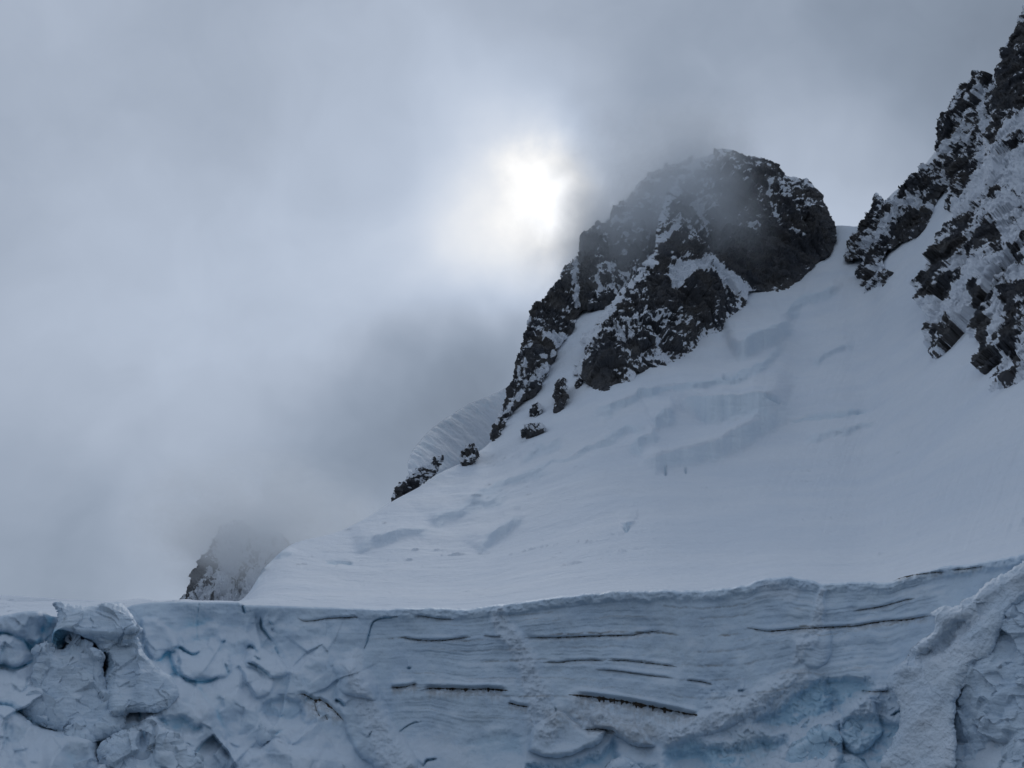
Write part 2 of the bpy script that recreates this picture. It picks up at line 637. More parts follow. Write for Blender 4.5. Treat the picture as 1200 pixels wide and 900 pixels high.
# ------------------------------------------------------------------ rock
def rock_disp(big=14., mid=6., small=2.2, size=46., seed=1, stretch=2.3, ledge=1.5):
    def f(P, N, px, py, d):
        Q = P.copy()
        Q[..., 2] /= stretch
        Q = Q + 6 * np.stack([perlin(P / 30, 91 + seed), perlin(P / 30, 92 + seed), perlin(P / 30, 93 + seed)], -1)
        Q2 = Q + 2.2 * np.stack([perlin(P / 9, 94 + seed), perlin(P / 9, 95 + seed), perlin(P / 9, 96 + seed)], -1)
        v1, e1, t1 = cells(Q, size, seed, 3)
        v2, e2, t2 = cells(Q2 + 5, size * .42, seed + 5, 3)
        v3, e3, t3 = cells(Q2 * (1, 1, 1.4) + 9, size * .19, seed + 8, 3)
        v4, e4, t4 = cells(Q2 * (1, 1, 1.6) + 2, size * .085, seed + 12, 3)
        D = big * (.55 * (v1 - .5) + .9 * t1) + mid * (.6 * (v2 - .5) + 1.0 * t2) + small * (.9 * (v3 - .5) + 1.3 * t3) + small * (.45 * (v4 - .5) + .7 * t4)
        # upright ribs and gullies
        V = np.stack([P[..., 0], P[..., 1], P[..., 2] * .16], -1)
        V = V + 7 * np.stack([perlin(P / 40, 97 + seed), perlin(P / 40, 98 + seed), 0 * P[..., 0]], -1)
        D += big * .55 * fbm(V, size * .8, 4, seed + 21, .6, True) + big * .3 * fbm(P, size * 2, 2, seed + 20)
        v5, e5, t5 = cells(Q2 * (1, 1, 1.3) + 4, size * .045, seed + 14, 3)
        D += small * (.35 * (v5 - .5) + .45 * t5)
        D += .6 * small * fbm(P, 9., 4, seed + 30, .6, True)
        # slanting ledges
        L = np.stack([P[..., 0] / 26, P[..., 1] / 26, (P[..., 2] - .25 * P[..., 0]) / 4.2], -1)
        D += ledge * small * fbm(L, 1., 3, seed + 40, .6)
        return D
    return f


def rock_snow(snow=(), rock=(), base=0., nz0=.44, nzg=1.25, seed=0, spread=18., edge=.0, edgew=8., cover=.25):
    """snow caught on ledges: surface tilt, plus drifts along lines (line, width px, amount) and bare faces"""
    def f(P, N, px, py, d):
        nz = N[..., 2]
        s = base + .5 + nzg * (.55 * blur(nz, 1) + .45 * blur(nz, 3) - nz0)
        s += .40 * fbm(P, spread * 2.4, 3, 63 + seed) + .26 * fbm(P, spread, 5, 60 + seed, .65)
        s += .26 * fbm(np.stack([P[..., 0] / 14, P[..., 1] / 14, (P[..., 2] - .25 * P[..., 0]) / 3.5], -1), 1., 3, 66 + seed, .6)
        for sgn, lst in ((1, snow), (-1, rock)):
            for ln, w, a in lst:
                cv = spline(ln, 5)
                j, i = local(px, py, cv, w * 3 + 4)
                x, y = px[j, i], py[j, i]
                if x.size == 0:
                    continue
                dd, al, _ = line_dist(x + 4 * perlin(P[j, i] / 12, 77), y + 4 * perlin(P[j, i] / 12, 78), cv)
                s[j, i] += 1.45 * sgn * a * np.exp(-(dd / w) ** 2)
        s = s - np.quantile(s[d > 0], 1 - cover) + .5
        if edge:
            s += edge * sstep(edgew, 0, d)
        return {'snow': s}
    return f


def on_slope(base_pts, k=1.2, off=0.):
    B = smooth_tab(base_pts, 8)
    return lambda px, py: snow_range(px, B(px)) + k * (B(px) - py) + off


c7 = crop(740, 150, 3.6)
c8 = crop(560, 250, 3.2154)
c5 = crop(900, 0, 1.8733)
c6 = crop(150, 450, 2.4)

# hazy shoulder, behind the gully
shoulder = [(574, 508), (589, 474), (603, 437), (613, 405), (617, 371), (625, 359), (644, 343), (666, 312), (677, 301), (684, 278), (697, 269),
            (715, 256), (735, 232), (758, 208), (785, 192), (820, 190), (835, 230), (830, 290), (800, 330), (760, 345), (722, 352), (709, 362), (694, 366), (683, 364), (675, 382),
            (666, 396), (656, 405), (644, 430), (638, 440), (628, 464), (612, 472), (597, 488), (582, 518)]
tag(mass('rock_shoulder', shoulder,
         on_slope([(560, 520), (582, 518), (600, 487), (630, 460), (650, 420), (675, 382), (690, 366), (720, 355), (790, 335), (840, 320)], 1.1, 2),
         M_ROCK, .75, 9, 46, 130, 5, 16, disp=rock_disp(10, 4.5, 2.2, 40, 3, 3.0),
         attrs=rock_snow(snow=[(c8((372, 170), (368, 260), (378, 350)), 4, .5), (c8((455, 240), (450, 330)), 3, .35), (c8((250, 480), (330, 470), (300, 500)), 5, .4),
                               (c8((150, 700), (220, 640), (260, 560)), 6, .35), (c8((200, 480), (180, 560), (130, 680)), 4, .2)],
                         rock=[(c8((420, 120), (410, 250), (410, 350)), 7, .25), (c8((320, 250), (300, 330)), 9, .2), (c8((180, 420), (150, 560), (100, 720)), 2.5, .3)],
                         cover=.19, seed=4)),
    'hazy dark rock shoulder dissolving into the cloud, behind the nearer peak', 'rock face')

# the main peak
peak = [(770, 275), (775, 245), (787, 220), (800, 198), (822, 184), (848, 177), (872, 181), (905, 193), (925, 206), (950, 215), (963, 230), (972, 250),
        (981, 275), (977, 291), (970, 302), (955, 312), (945, 320), (930, 333), (927, 346), (915, 353), (903, 346), (890, 342), (884, 341), (876, 344), (873, 352),
        (872, 366), (857, 372), (846, 386), (836, 398), (819, 404), (809, 422), (784, 433), (747, 437), (739, 452), (712, 467), (700, 464), (691, 446),
        (674, 440), (680, 424), (687, 412), (684, 399), (697, 384), (706, 368), (722, 346), (734, 331), (753, 312), (767, 297)]
tag(mass('rock_peak', peak,
         on_slope([(660, 440), (674, 442), (691, 455), (705, 466), (739, 455), (784, 434), (819, 404), (846, 388), (872, 368), (890, 350), (915, 353), (945, 322), (975, 295), (990, 280)], 1.15, 2),
         M_ROCK, .6, 9, 50, 170, 3, 14, disp=rock_disp(11, 4.5, 2.3, 44, 11, 3.0),
         attrs=rock_snow(
             snow=[(c7((165, 600), (230, 610), (300, 590), (360, 610), (430, 660), (500, 700)), 7, .62), (c7((170, 680), (190, 630)), 5, .5),
                   (c7((270, 310), (310, 380), (330, 480), (335, 590)), 3.2, .42), (c7((250, 330), (300, 330)), 4, .35), (c7((380, 660), (385, 710)), 2, .5),
                   (c7((660, 205), (720, 220), (760, 245)), 3, .3), (c7((585, 230), (590, 300), (620, 400)), 2.4, .32), (c7((690, 340), (720, 430), (745, 500)), 2, .34),
                   (c7((130, 470), (190, 430)), 4, .5), (c7((480, 430), (520, 425)), 2, .5), (c7((660, 440), (720, 470)), 2.5, .45), (c7((370, 460), (410, 490)), 2, .45),
                   (c7((680, 600), (650, 590)), 3, .4), (c7((200, 400), (260, 440), (290, 500)), 6, .25),
                   (c8((520, 330), (440, 430), (400, 490)), 5, .42), (c8((640, 500), (690, 530), (700, 560)), 6, .5), (c8((560, 440), (520, 440)), 4, .45), (c8((700, 240), (760, 250)), 4, .45),
                   (c8((480, 470), (560, 500), (640, 490)), 3, .3), (c8((600, 570), (690, 560)), 3, .28), (c8((380, 600), (420, 560)), 5, .4), (c8((590, 420), (680, 400), (750, 420)), 3, .3)],
             rock=[(c7((420, 112), (520, 130), (620, 170), (740, 225), (810, 300), (845, 380)), 9, .30), (c7((450, 380), (800, 400)), 42, .07), (c7((480, 560), (640, 600), (800, 480)), 30, .22), (c7((410, 330), (390, 420), (420, 500)), 14, .2), (c7((560, 500), (560, 620)), 12, .3), (c7((800, 400), (760, 520)), 14, .28), (c7((350, 480), (380, 560)), 8, .3),
                   (c7((140, 500), (130, 640), (120, 720)), 7, .35), (c7((230, 720), (330, 710)), 11, .45), (c7((200, 330), (170, 380)), 8, .2), (c7((450, 600), (560, 650)), 10, .3), (c7((630, 710), (640, 690)), 9, .3),
                   (c8((490, 560), (480, 650)), 10, .4), (c8((560, 520), (590, 550)), 5, .35), (c8((640, 580), (610, 580)), 6, .25), (c8((700, 150), (690, 330)), 8, .3), (c8((440, 620), (470, 680)), 8, .25)],
             cover=.22, seed=7), soft=26, parts=[
             ('snow_patch', within(c7((150, 640), (170, 585), (235, 595), (300, 570), (370, 595), (440, 650), (480, 700), (440, 720), (390, 690), (360, 640), (270, 640), (200, 700), (165, 700)))),
             ('snow_gully', within(c7((255, 300), (290, 310), (330, 400), (345, 590), (325, 595), (315, 480), (280, 380))))]),
    'dark rock peak with snow dusted ledges and a rounded cloudy summit', 'rock peak')

# right-hand skyline: tooth, wall, and the ribs beside the col
tooth = c5((462, 158), (500, 180), (505, 230), (490, 290), (480, 340), (470, 380), (450, 430), (420, 436), (385, 415), (392, 370), (372, 330), (380, 285), (395, 255), (410, 215), (440, 178))
tag(mass('rock_tooth', tooth, on_slope([(1090, 232), (1110, 228), (1150, 236), (1180, 230)], 1.2, 2), M_ROCK, .6, 7, 24, 60, 3.5, 10, disp=rock_disp(9, 5, 2, 30, 21),
         attrs=rock_snow(snow=[(c5((395, 330), (430, 300), (440, 250)), 4, .4), (c5((470, 180), (480, 280), (460, 400)), 3.5, .4), (c5((420, 430), (390, 400)), 3, .3)],
                         rock=[(c5((400, 300), (390, 310)), 5, .3), (c5((410, 380), (425, 370)), 8, .35), (c5((450, 200), (430, 250)), 5, .25)], cover=.36, seed=9)),
    'small pointed rock tooth on the skyline left of the tall wall', 'rock peak')

wall = [(1199, 12), (1188, 38), (1174, 62), (1168, 90), (1166, 112), (1160, 150), (1155, 182), (1150, 200), (1130, 222), (1115, 262), (1100, 293), (1086, 314), (1078, 340), (1086, 362), (1092, 380), (1088, 412),
        (1098, 420), (1118, 414), (1140, 398), (1150, 402), (1155, 432), (1166, 460), (1180, 456), (1200, 450), (1240, 440), (1330, 400), (1380, 200), (1360, -160), (1290, -120), (1235, -40)]
wall_rock = [(c5((540, 60), (520, 150), (510, 230), (495, 330)), 9, .50), (c5((580, 60), (560, 160), (540, 250)), 16, .40), (c5((430, 500), (395, 560), (360, 610), (365, 650)), 11, .60),
             (c5((470, 540), (500, 520), (520, 560)), 10, .5), (c5((430, 610), (400, 640)), 8, .45), (c5((480, 660), (485, 740), (495, 840)), 8, .75), (c5((530, 640), (545, 720), (540, 830)), 10, .65),
             (c5((455, 480), (440, 500)), 6, .4), (c5((550, 300), (545, 330)), 5, .35), (c5((370, 770), (380, 720)), 5, .6), (c5((405, 745), (425, 735)), 5, .5), (c5((450, 715), (470, 700)), 5, .5),
             (c5((490, 430), (520, 420), (555, 440)), 5, .4), (c5((480, 350), (470, 380)), 4, .35), (c5((540, 560), (560, 580)), 7, .35), (c5((560, 640), (600, 660), (620, 800)), 14, .6), (c5((620, 100), (620, 300)), 20, .4)]
wall_snow = [(c5((490, 350), (550, 290), (600, 250)), 9, .4), (c5((480, 400), (520, 380), (570, 370)), 11, .5), (c5((420, 470), (450, 440)), 6, .4), (c5((560, 470), (530, 500), (540, 600)), 7, .3),
             (c5((440, 690), (400, 700), (360, 690)), 9, .5), (c5((470, 600), (440, 660), (450, 760)), 9, .35), (c5((505, 760), (520, 700), (515, 650)), 3, .3), (c5((345, 700), (365, 690)), 8, .4)]
tag(mass('rock_ridge', wall,
         on_slope([(1070, 420), (1092, 422), (1140, 405), (1165, 455), (1200, 450), (1330, 420)], 1.35, 3), M_ROCK, .65, 9, 36, 150, 4.0, 12,
         disp=rock_disp(9, 3.6, 1.5, 30, 33, 1.6, .4), attrs=rock_snow(wall_snow, wall_rock, cover=.67, seed=12, edge=.12, edgew=10), parts=[
             ('snow_band', within(c5((470, 400), (500, 345), (560, 290), (620, 250), (640, 340), (580, 380), (520, 400), (480, 430)))),
             ('snow_ledge', within(c5((350, 690), (440, 680), (470, 620), (490, 640), (470, 700), (430, 720), (370, 705))))]),
    'tall snow plastered rock wall with dark ribs at the picture edge', 'rock face')

col_rib = c5((170, 572), (188, 522), (205, 495), (222, 460), (240, 428), (258, 440), (272, 442), (300, 408), (320, 388), (345, 372), (372, 352), (392, 385), (385, 425), (368, 446), (356, 490), (330, 522), (282, 540), (252, 570), (268, 604), (292, 598), (262, 624), (236, 634), (215, 644), (200, 605), (205, 570))
tag(mass('rock_rib', col_rib, on_slope([(985, 306), (1005, 322), (1015, 343), (1035, 335), (1055, 300), (1080, 280), (1092, 250), (1110, 225)], 1.2, 2), M_ROCK, .6, 6, 18, 45, 4.5, 9,
         disp=rock_disp(8, 5, 2.2, 26, 41), attrs=rock_snow(snow=[(c5((270, 450), (310, 450), (350, 460)), 5, .4), (c5((215, 540), (250, 520), (280, 470)), 5, .42), (c5((225, 590), (260, 585)), 4, .35)],
                                                            rock=[(c5((300, 510), (330, 480)), 8, .35), (c5((240, 450), (215, 500)), 5, .25), (c5((220, 600), (225, 560)), 5, .3), (c5((300, 430), (320, 410)), 4, .2)], cover=.35, seed=15)),
    'broken low rock rib beside the snowy col, right of the main peak', 'rock rib')

# lone outcrops in the snow
outcrops = [
    (c8((300, 630), (335, 635), (333, 700), (320, 735), (292, 752), (288, 690)), 'upright dark rock pillar standing alone in the snow below the gully', 3),
    (c8((168, 815), (200, 798), (242, 795), (252, 815), (215, 845), (195, 860), (170, 840)), 'squat dark rock at the lower end of the snow gully', 3),
    (c8((203, 732), (230, 716), (243, 740), (215, 772), (196, 766)), 'small speckled rock just above the squat dark rock', 3),
    (c8((366, 650), (385, 612), (393, 640), (374, 664)), 'narrow little rock fin between the pillar and the main peak', 2),
    (c6((932, 218), (958, 172), (982, 178), (977, 212), (945, 233)), 'small lone rock on the skyline left of the shoulder', 3),
    (c5((398, 432), (416, 440), (418, 462), (396, 466), (388, 450)), 'tiny rock poking through the snow under the tooth', 2),
]
for k, (ol, lab, rg) in enumerate(outcrops):
    a = np.array(ol)
    by, cx = a[:, 1].max(), a[:, 0].mean()
    R = (lambda by: lambda px, py: snow_range(px, np.full_like(px, by - 3)) + 1.0 * (by - 3 - py))(by)
    tag(mass('rock_outcrop', ol, R, M_ROCK, .5, 8, 9, 14, rg, 7, disp=rock_disp(2.5, 2, 1.3, 14, 51 + k),
             attrs=rock_snow(cover=.3 if k else .12, seed=20 + k, spread=7, edge=.1, edgew=3)), lab, 'rock', group='rocks in the snow')

# rock step and ice cap on the left skyline
step_rock = c6((742, 334), (752, 296), (790, 258), (850, 212), (884, 206), (866, 250), (800, 302), (760, 328))
tag(mass('rock_step', step_rock, lambda px, py: snow_range(px, py * 0 + 1) * 0 + np.interp(px, [455, 520], [500, 600]), M_ROCK, .5, 6, 10, 40, 3, 8, disp=rock_disp(1.5, 1.8, 1.3, 16, 61),
         attrs=rock_snow(cover=.42, seed=31, spread=8)), 'slanting snow flecked rock step under the hanging ice cap', 'rock face')
capo = [(479, 556), (478, 541), (486, 525), (503, 505), (525, 489), (550, 474), (585, 458), (625, 440), (640, 470), (600, 520), (560, 535), (530, 548), (510, 556), (492, 562)]


def cap_disp(P, N, px, py, d):
    st = fbm(np.stack([px / 30, (py + .75 * px) / 2.2, px * 0], -1), 1., 3, 5)
    return 2.5 * fbm(P, 22, 4, 71) + (.0 * st * (fbm(P, 20, 2, 75) > 0.02)) * sstep(9, 3, np.abs(d - 8)) + .5 * fbm(P, 16, 3, 72) * sstep(22, 6, d)


tag(mass('hanging_glacier', capo, lambda px, py: np.interp(px, [475, 640], [610, 930]) + 1.9 * (562 - py), M_SNOW, .7, 10, 26, 90, 1.6, 30, even=9, disp=cap_disp,
         attrs=lambda P, N, px, py, d: {'blue': .35 * sstep(12, 3, np.abs(d - 9)) * (fbm(P, 12, 3, 73) > .05) * .6}, smooth=True, parts=[('broken_edge', lambda x, y, d: (d < 13) & (y < 548)), ('overhanging_foot', lambda x, y, d: (d < 10) & (y >= 548))]),
    'rounded hanging ice cap with a broken bluish edge on the left skyline', 'ice cap')

# distant peak, low on the left
far = c6((140, 640), (170, 580), (205, 525), (232, 460), (250, 425), (300, 395), (345, 405), (400, 430), (440, 500), (460, 640), (470, 780), (100, 780))
tag(mass('distant_peak', far, lambda px, py: 2300 + 1.6 * (706 - py), M_ROCK, .6, 60, 30, 300, 2.5, 10, disp=rock_disp(26, 12, 5, 80, 81),
         attrs=rock_snow(snow=[(c6((290, 420), (290, 520), (270, 600)), 9, .3)], rock=[(c6((240, 460), (190, 560), (150, 620)), 7, .34), (c6((245, 500), (240, 600)), 4, .3), (c6((350, 490), (310, 560)), 8, .34)], cover=.80, seed=41, spread=40)),
    'distant snowy peak with two rock ribs, its top lost in cloud', 'mountain')


# ------------------------------------------------------------------ ice cliff
k1 = crop(0, 680, 4.09)
k2 = crop(200, 680, 4.09)
k3 = crop(400, 680, 4.09)
k4 = crop(600, 680, 4.09)
k5 = crop(800, 640, 3.4636)
k6 = crop(1000, 640, 3.46)
STS = tab([(-200, .8), (420, .8), (500, .8), (640, .97), (780, 1.15), (900, 1.27), (1000, 1.15), (1080, 1.1), (1400, 1.1)])

dirt_lines = [  # (line, half height px, ragged drip)
    (k3((285, 272), (330, 281), (400, 289), (480, 288), (560, 280), (620, 271)), .75),
    (k3((680, 265), (720, 270), (765, 272)), .5),
    (k4((60, 275), (200, 275), (400, 267), (560, 264), (620, 254), (710, 240)), .8),
    (k3((235, 515), (300, 511), (365, 495)), 1.6),
    (k3((378, 528), (430, 518), (500, 519), (620, 523), (700, 522), (800, 528)), 2.5),
    (k3((800, 585), (840, 598), (900, 608)), 1.5),
    (k4((268, 548), (340, 554), (430, 566), (540, 582), (640, 600), (760, 624), (890, 648)), 3.4),
    (k4((150, 391), (220, 393), (290, 386), (400, 383), (440, 386)), .55),
    (k4((460, 384), (560, 387), (660, 398), (790, 413)), .6),
    (k4((400, 428), (520, 437), (650, 455), (770, 468)), .45),
    (k4((835, 478), (900, 486), (960, 500)), .5),
    (k4((350, 715), (420, 714), (480, 722), (500, 740)), 1.1),
    (k5((260, 330), (340, 345), (440, 338), (560, 331), (640, 328), (700, 325), (762, 314)), .8),
    (k6((0, 326), (120, 305), (220, 298), (315, 280)), 1.1),
    (k6((160, 138), (240, 118), (320, 108), (380, 106)), .9),
    (k6((400, 96), (460, 92), (530, 82)), .8),
    (k6((0, 262), (110, 246), (200, 222), (250, 212)), .6),
    (k2((600, 552), (635, 546), (690, 574), (720, 574), (775, 615), (832, 676)), 2.0),
    (k2((688, 580), (700, 625), (716, 652)), 1.8),
    (k2((740, 645), (752, 668)), 1.8),
    (k2((610, 178), (640, 195), (700, 192), (760, 182), (880, 178)), .45),
    (k3((0, 180), (80, 176)), .4),
    (k3((350, 178), (380, 172), (470, 184), (540, 187)), .5),
    (k5((0, 680), (60, 684)), 1.6),
    (k6((30, 585), (90, 590), (150, 588)), .7),
]
crack_lines = [  # (line, width px, depth m)
    (k2((430, 172), (440, 230), (465, 265), (497, 296)), 2.0, 1.6), (k2((500, 310), (512, 345), (522, 380)), 1.6, 1.1), (k2((470, 195), (490, 215)), 1.3, .8),
    (k2((360, 395), (420, 415), (480, 465)), 2.2, 1.2), (k2((365, 330), (385, 315), (425, 355)), 1.8, .9), (k2((395, 360), (430, 385)), 1.5, .7),
    (k2((0, 338), (40, 322), (100, 355), (150, 340)), 2.3, 1.2), (k2((40, 360), (48, 450), (110, 482), (170, 486), (245, 458)), 1.6, .8), (k2((262, 395), (270, 430), (282, 452)), 1.8, .8),
    (k2((135, 105), (125, 200), (130, 300)), .9, .35), (k2((245, 300), (262, 292)), 2.2, .9), (k2((345, 120), (358, 160)), 2.4, .9),
    (k1((235, 528), (210, 590), (178, 645)), 1.3, 1.0), (k1((265, 540), (250, 620), (222, 690)), 1.5, 1.1), (k1((132, 468), (126, 522)), 1.5, .8), (k1((280, 500), (315, 512)), 1.6, .7),
    (k3((280, 175), (180, 185), (145, 215), (130, 270), (105, 345)), 1.3, .6), (k3((145, 725), (130, 755)), 1.3, .6), (k3((390, 890), (410, 865), (460, 855)), 1.6, .8),
    (k3((270, 730), (330, 690), (385, 678)), 1.2, .4), (k3((315, 420), (335, 420)), 1.8, .6), (k2((500, 740), (540, 718)), 1.5, .6),
    (k6((150, 690), (180, 672), (210, 658)), 1.8, .8), (k6((285, 765), (320, 750), (360, 740)), 2.0, .8), (k5((225, 585), (250, 588)), 1.8, .8),
    (k1((370, 660), (372, 690)), 1.2, .5), (k1((345, 670), (345, 700)), 1.0, .4), (k1((685, 690), (695, 770)), 1.4, .5), (k2((520, 655), (545, 645)), 1.2, .4),
    (k2((790, 570), (815, 585), (835, 605)), 3.2, 1.5), (k4((205, 605), (215, 650)), 1.2, .5), (k2((150, 690), (200, 720)), 1.2, .3),
]


def build_cliff():
    st = 1.0
    xs = np.concatenate([np.arange(-690, -70, 4 * st), np.arange(-70, 1270, st), np.arange(1270, 1890, 4 * st)])
    ys = np.arange(0, 330, st)
    px, v = np.meshgrid(xs, ys)
    top = TOP(px)
    rough_top = 3.2 * fbm(np.stack([px / 22, px * 0, px * 0 + 4], -1), 1, 4, 2, .55) * sstep(330, 560, px)
    top = top + rough_top
    py = top + v * (1020 - top) / 330.0
    vv = py - top
    R0 = RC(px)
    A = np.zeros_like(px)          # relief in metres, towards the viewer
    blue = np.zeros_like(px)
    dirt = np.zeros_like(px)
    frost = np.zeros_like(px)
    left = sstep(450, 330, px)
    flat = np.stack([px / 10., py / 10., px * 0], -1)      # ~metres on the face
    # foot slopes out
    A += .028 * vv + left * 6.0 * sstep(20, 150, vv) + 2.0 * sstep(780, 1000, py) * sstep(1000, 1150, px) + 3.0 * sstep(850, 960, py)
    # broken relief
    A += (1.2 + 1.9 * left) * fbm(flat, 7.0, 3, 101) * sstep(0, 30, vv)
    W3 = flat + .45 * np.stack([perlin(flat / 2.5, 11), perlin(flat / 2.5, 12), flat[..., 0] * 0], -1)
    c1, g1, h1 = cells(W3 * (1, .75, 1), 7.0, 15, 3)
    c2, g2, h2 = cells(W3, 2.8, 16, 3)
    calm = sstep(150, 175, px) * sstep(300, 280, px)
    var = np.clip(.5 + 1.1 * fbm(flat, 11, 2, 117), .1, 1.3)
    A += left * sstep(3 + 34 * calm, 20 + 34 * calm, vv) * (1.2 * (c1 - .5) + 2.0 * h1 + var * (.35 * (c2 - .5) + .9 * h2))
    A += left * .35 * var * fbm(flat, 1.6, 4, 118, .6, True)
    A += (.25 + .3 * left) * fbm(flat, 2.6, 4, 111) * sstep(0, 12, vv)
    # strata
    sv = vv / STS(px) + 3.0 * fbm(flat, 14, 2, 121)
    layered = sstep(360, 470, px) * sstep(1130, 1060, px) * sstep(165, 120, vv) * sstep(2, 14, vv)
    lay = fbm(np.stack([px / 190., sv / 4.2, px * 0], -1), 1., 4, 131, .65)
    lay2 = fbm(np.stack([px / 120., sv / 11., px * 0 + 5], -1), 1., 2, 137)
    A += layered * (.17 * lay + .13 * lay2) * (.55 + .9 * np.clip(.5 + fbm(flat, 12, 3, 133), 0, 1))
    lay3 = fbm(np.stack([px / 60., sv / 3., px * 0 + 9], -1), 1., 4, 139, .6)
    A += .22 * lay3 * sstep(840, 900, px) * sstep(1130, 1080, px) * sstep(60, 35, vv) * sstep(1, 6, vv)
    A += .12 * lay3 * sstep(160, 190, px) * sstep(330, 280, px) * sstep(48, 25, vv)
    thin = fbm(np.stack([px / 320., sv / 2.1, px * 0 + 2.3], -1), 1., 3, 133, .6)
    dirt = np.maximum(dirt, .42 * layered * sstep(.22, .5, thin) * sstep(-.1, .3, fbm(np.stack([px / 60., sv / 8., px * 0 + 7.1], -1), 1., 3, 134)))
    for v0, a, x0, x1 in ((45, .75, 450, 1085), (28, .35, 620, 1010), (18, .4, 600, 880), (60, .3, 480, 900), (74, .6, 560, 880), (88, .3, 640, 960), (97, .35, 470, 700), (119, .5, 440, 660), (105, .3, 700, 960)):
        ww = 1.1 + .5 * fbm(flat, 4, 3, 350 + v0)
        hit = np.exp(-((sv - v0 - 1.6 * fbm(flat, 9, 3, 360 + v0)) / ww) ** 2) * sstep(x0 - 30, x0 + 20, px) * sstep(x1 + 30, x1 - 20, px)
        brk = sstep(-.25, .1, fbm(np.stack([px / 45., px * 0 + v0 * 1.37, px * 0], -1), 1., 3, 370))
        dirt = np.maximum(dirt, a * hit * brk)
        A -= .14 * a * hit * brk
    # snow lip along the rim, rough and slightly overhanging
    lip = sstep(16, 7, vv + 3 * fbm(flat, 1.6, 3, 141)) * sstep(300, 520, px)
    A += lip * (.6 + .75 * fbm(flat, 1.3, 5, 142, .62)) * sstep(0, 2.5, vv)

    # drums and bulges: (outline, height m, edge px)
    bulges = [
        (k1((0, 185), (60, 150), (160, 135), (205, 165), (205, 240), (180, 320), (130, 300), (60, 262), (-60, 250), (-60, 200)), 1.6, 9),
        (k1((-200, 262), (0, 262), (90, 268), (140, 320), (150, 380), (90, 415), (0, 405), (-200, 420)), 2.2, 9),
        (k1((-300, 430), (0, 420), (120, 470), (240, 530), (300, 600), (420, 640), (430, 720), (200, 690), (100, 640), (0, 580), (-300, 560)), 1.6, 14),
        (k1((-300, 600), (0, 590), (100, 650), (200, 705), (430, 730), (470, 800), (470, 1000), (-300, 1000)), 3.0, 16),
        (k1((670, 180), (760, 190), (830, 240), (860, 320), (800, 345), (760, 380), (700, 330)), 1.2, 8),
        (k2((0, 345), (60, 350), (120, 375), (200, 350), (270, 340), (290, 440), (230, 465), (110, 480), (50, 460), (20, 420)), 1.2, 6),
        (k2((0, 470), (100, 500), (190, 600), (240, 680), (280, 790), (300, 900), (-60, 1000), (-150, 600)), 2.4, 16),
        (k2((360, 400), (420, 425), (490, 470), (560, 450), (540, 390), (505, 310), (440, 330), (370, 345)), 1.0, 6),
        (k2((350, 420), (430, 440), (495, 490), (480, 540), (420, 560), (370, 510)), .9, 6),
        (k2((300, 830), (420, 800), (500, 760), (600, 800), (720, 810), (900, 880), (900, 1100), (250, 1100)), 2.0, 14),
        (k2((500, 740), (560, 720), (590, 790), (510, 770)), .8, 5),
        (k2((780, 400), (860, 380), (960, 440), (990, 560), (900, 560), (830, 540), (800, 480)), 1.3, 16),
        (k3((-20, 400), (60, 390), (150, 480), (200, 600), (270, 700), (330, 800), (360, 900), (200, 920), (60, 800), (-10, 600)), 1.3, 20),
        (k4((110, 700), (190, 640), (260, 640), (340, 720), (460, 730), (380, 800), (250, 850), (140, 835), (80, 800)), 1.8, 7),
        (k4((380, 640), (430, 610), (480, 650), (560, 670), (640, 720), (680, 800), (560, 780), (500, 740), (400, 700)), 1.5, 8),
        (k4((480, 870), (540, 850), (600, 880), (640, 960), (450, 960)), 1.5, 6),
        (k5((455, 385), (520, 370), (590, 330), (610, 400), (580, 480), (520, 490), (470, 450)), .7, 10),
        (k5((60, 680), (200, 640), (330, 560), (440, 510), (470, 540), (380, 620), (260, 700), (150, 750), (-10, 780), (-30, 720)), .7, 15),
        (k5((640, 700), (700, 640), (750, 615), (790, 680), (800, 760), (720, 840), (640, 800)), 1.6, 8),
        (k5((400, 900), (480, 760), (600, 700), (640, 800), (620, 960), (420, 960)), 1.6, 12),
        (k5((560, 880), (620, 840), (720, 860), (740, 960), (540, 960)), 1.6, 9),
        (k6((380, 740), (480, 690), (600, 690), (700, 670), (760, 900), (420, 920)), 1.6, 14),
    ]
    for ol, h, w in bulges:
        po = spline(ol, 5, True)
        j, i = local(px, py[:, :1] * 0 + ys[:, None] * 0 + np.linspace(0, 1, len(ys))[:, None], [(po[:, 0].min(), .5), (po[:, 0].max(), .5)], 20)
        i = slice(i.start, i.stop)
        x, y = px[:, i], py[:, i]
        f = flat[:, i]
        d = poly_sd(x + 5 * fbm(f, 2.2, 3, 150), y + 5 * fbm(f, 2.2, 3, 160), po)
        q = np.clip(d / w, 0, 1)
        A[:, i] += h * np.sqrt(np.clip(1 - (1 - q) ** 2, 0, 1))
        frost[:, i] = np.maximum(frost[:, i], .25 * q)
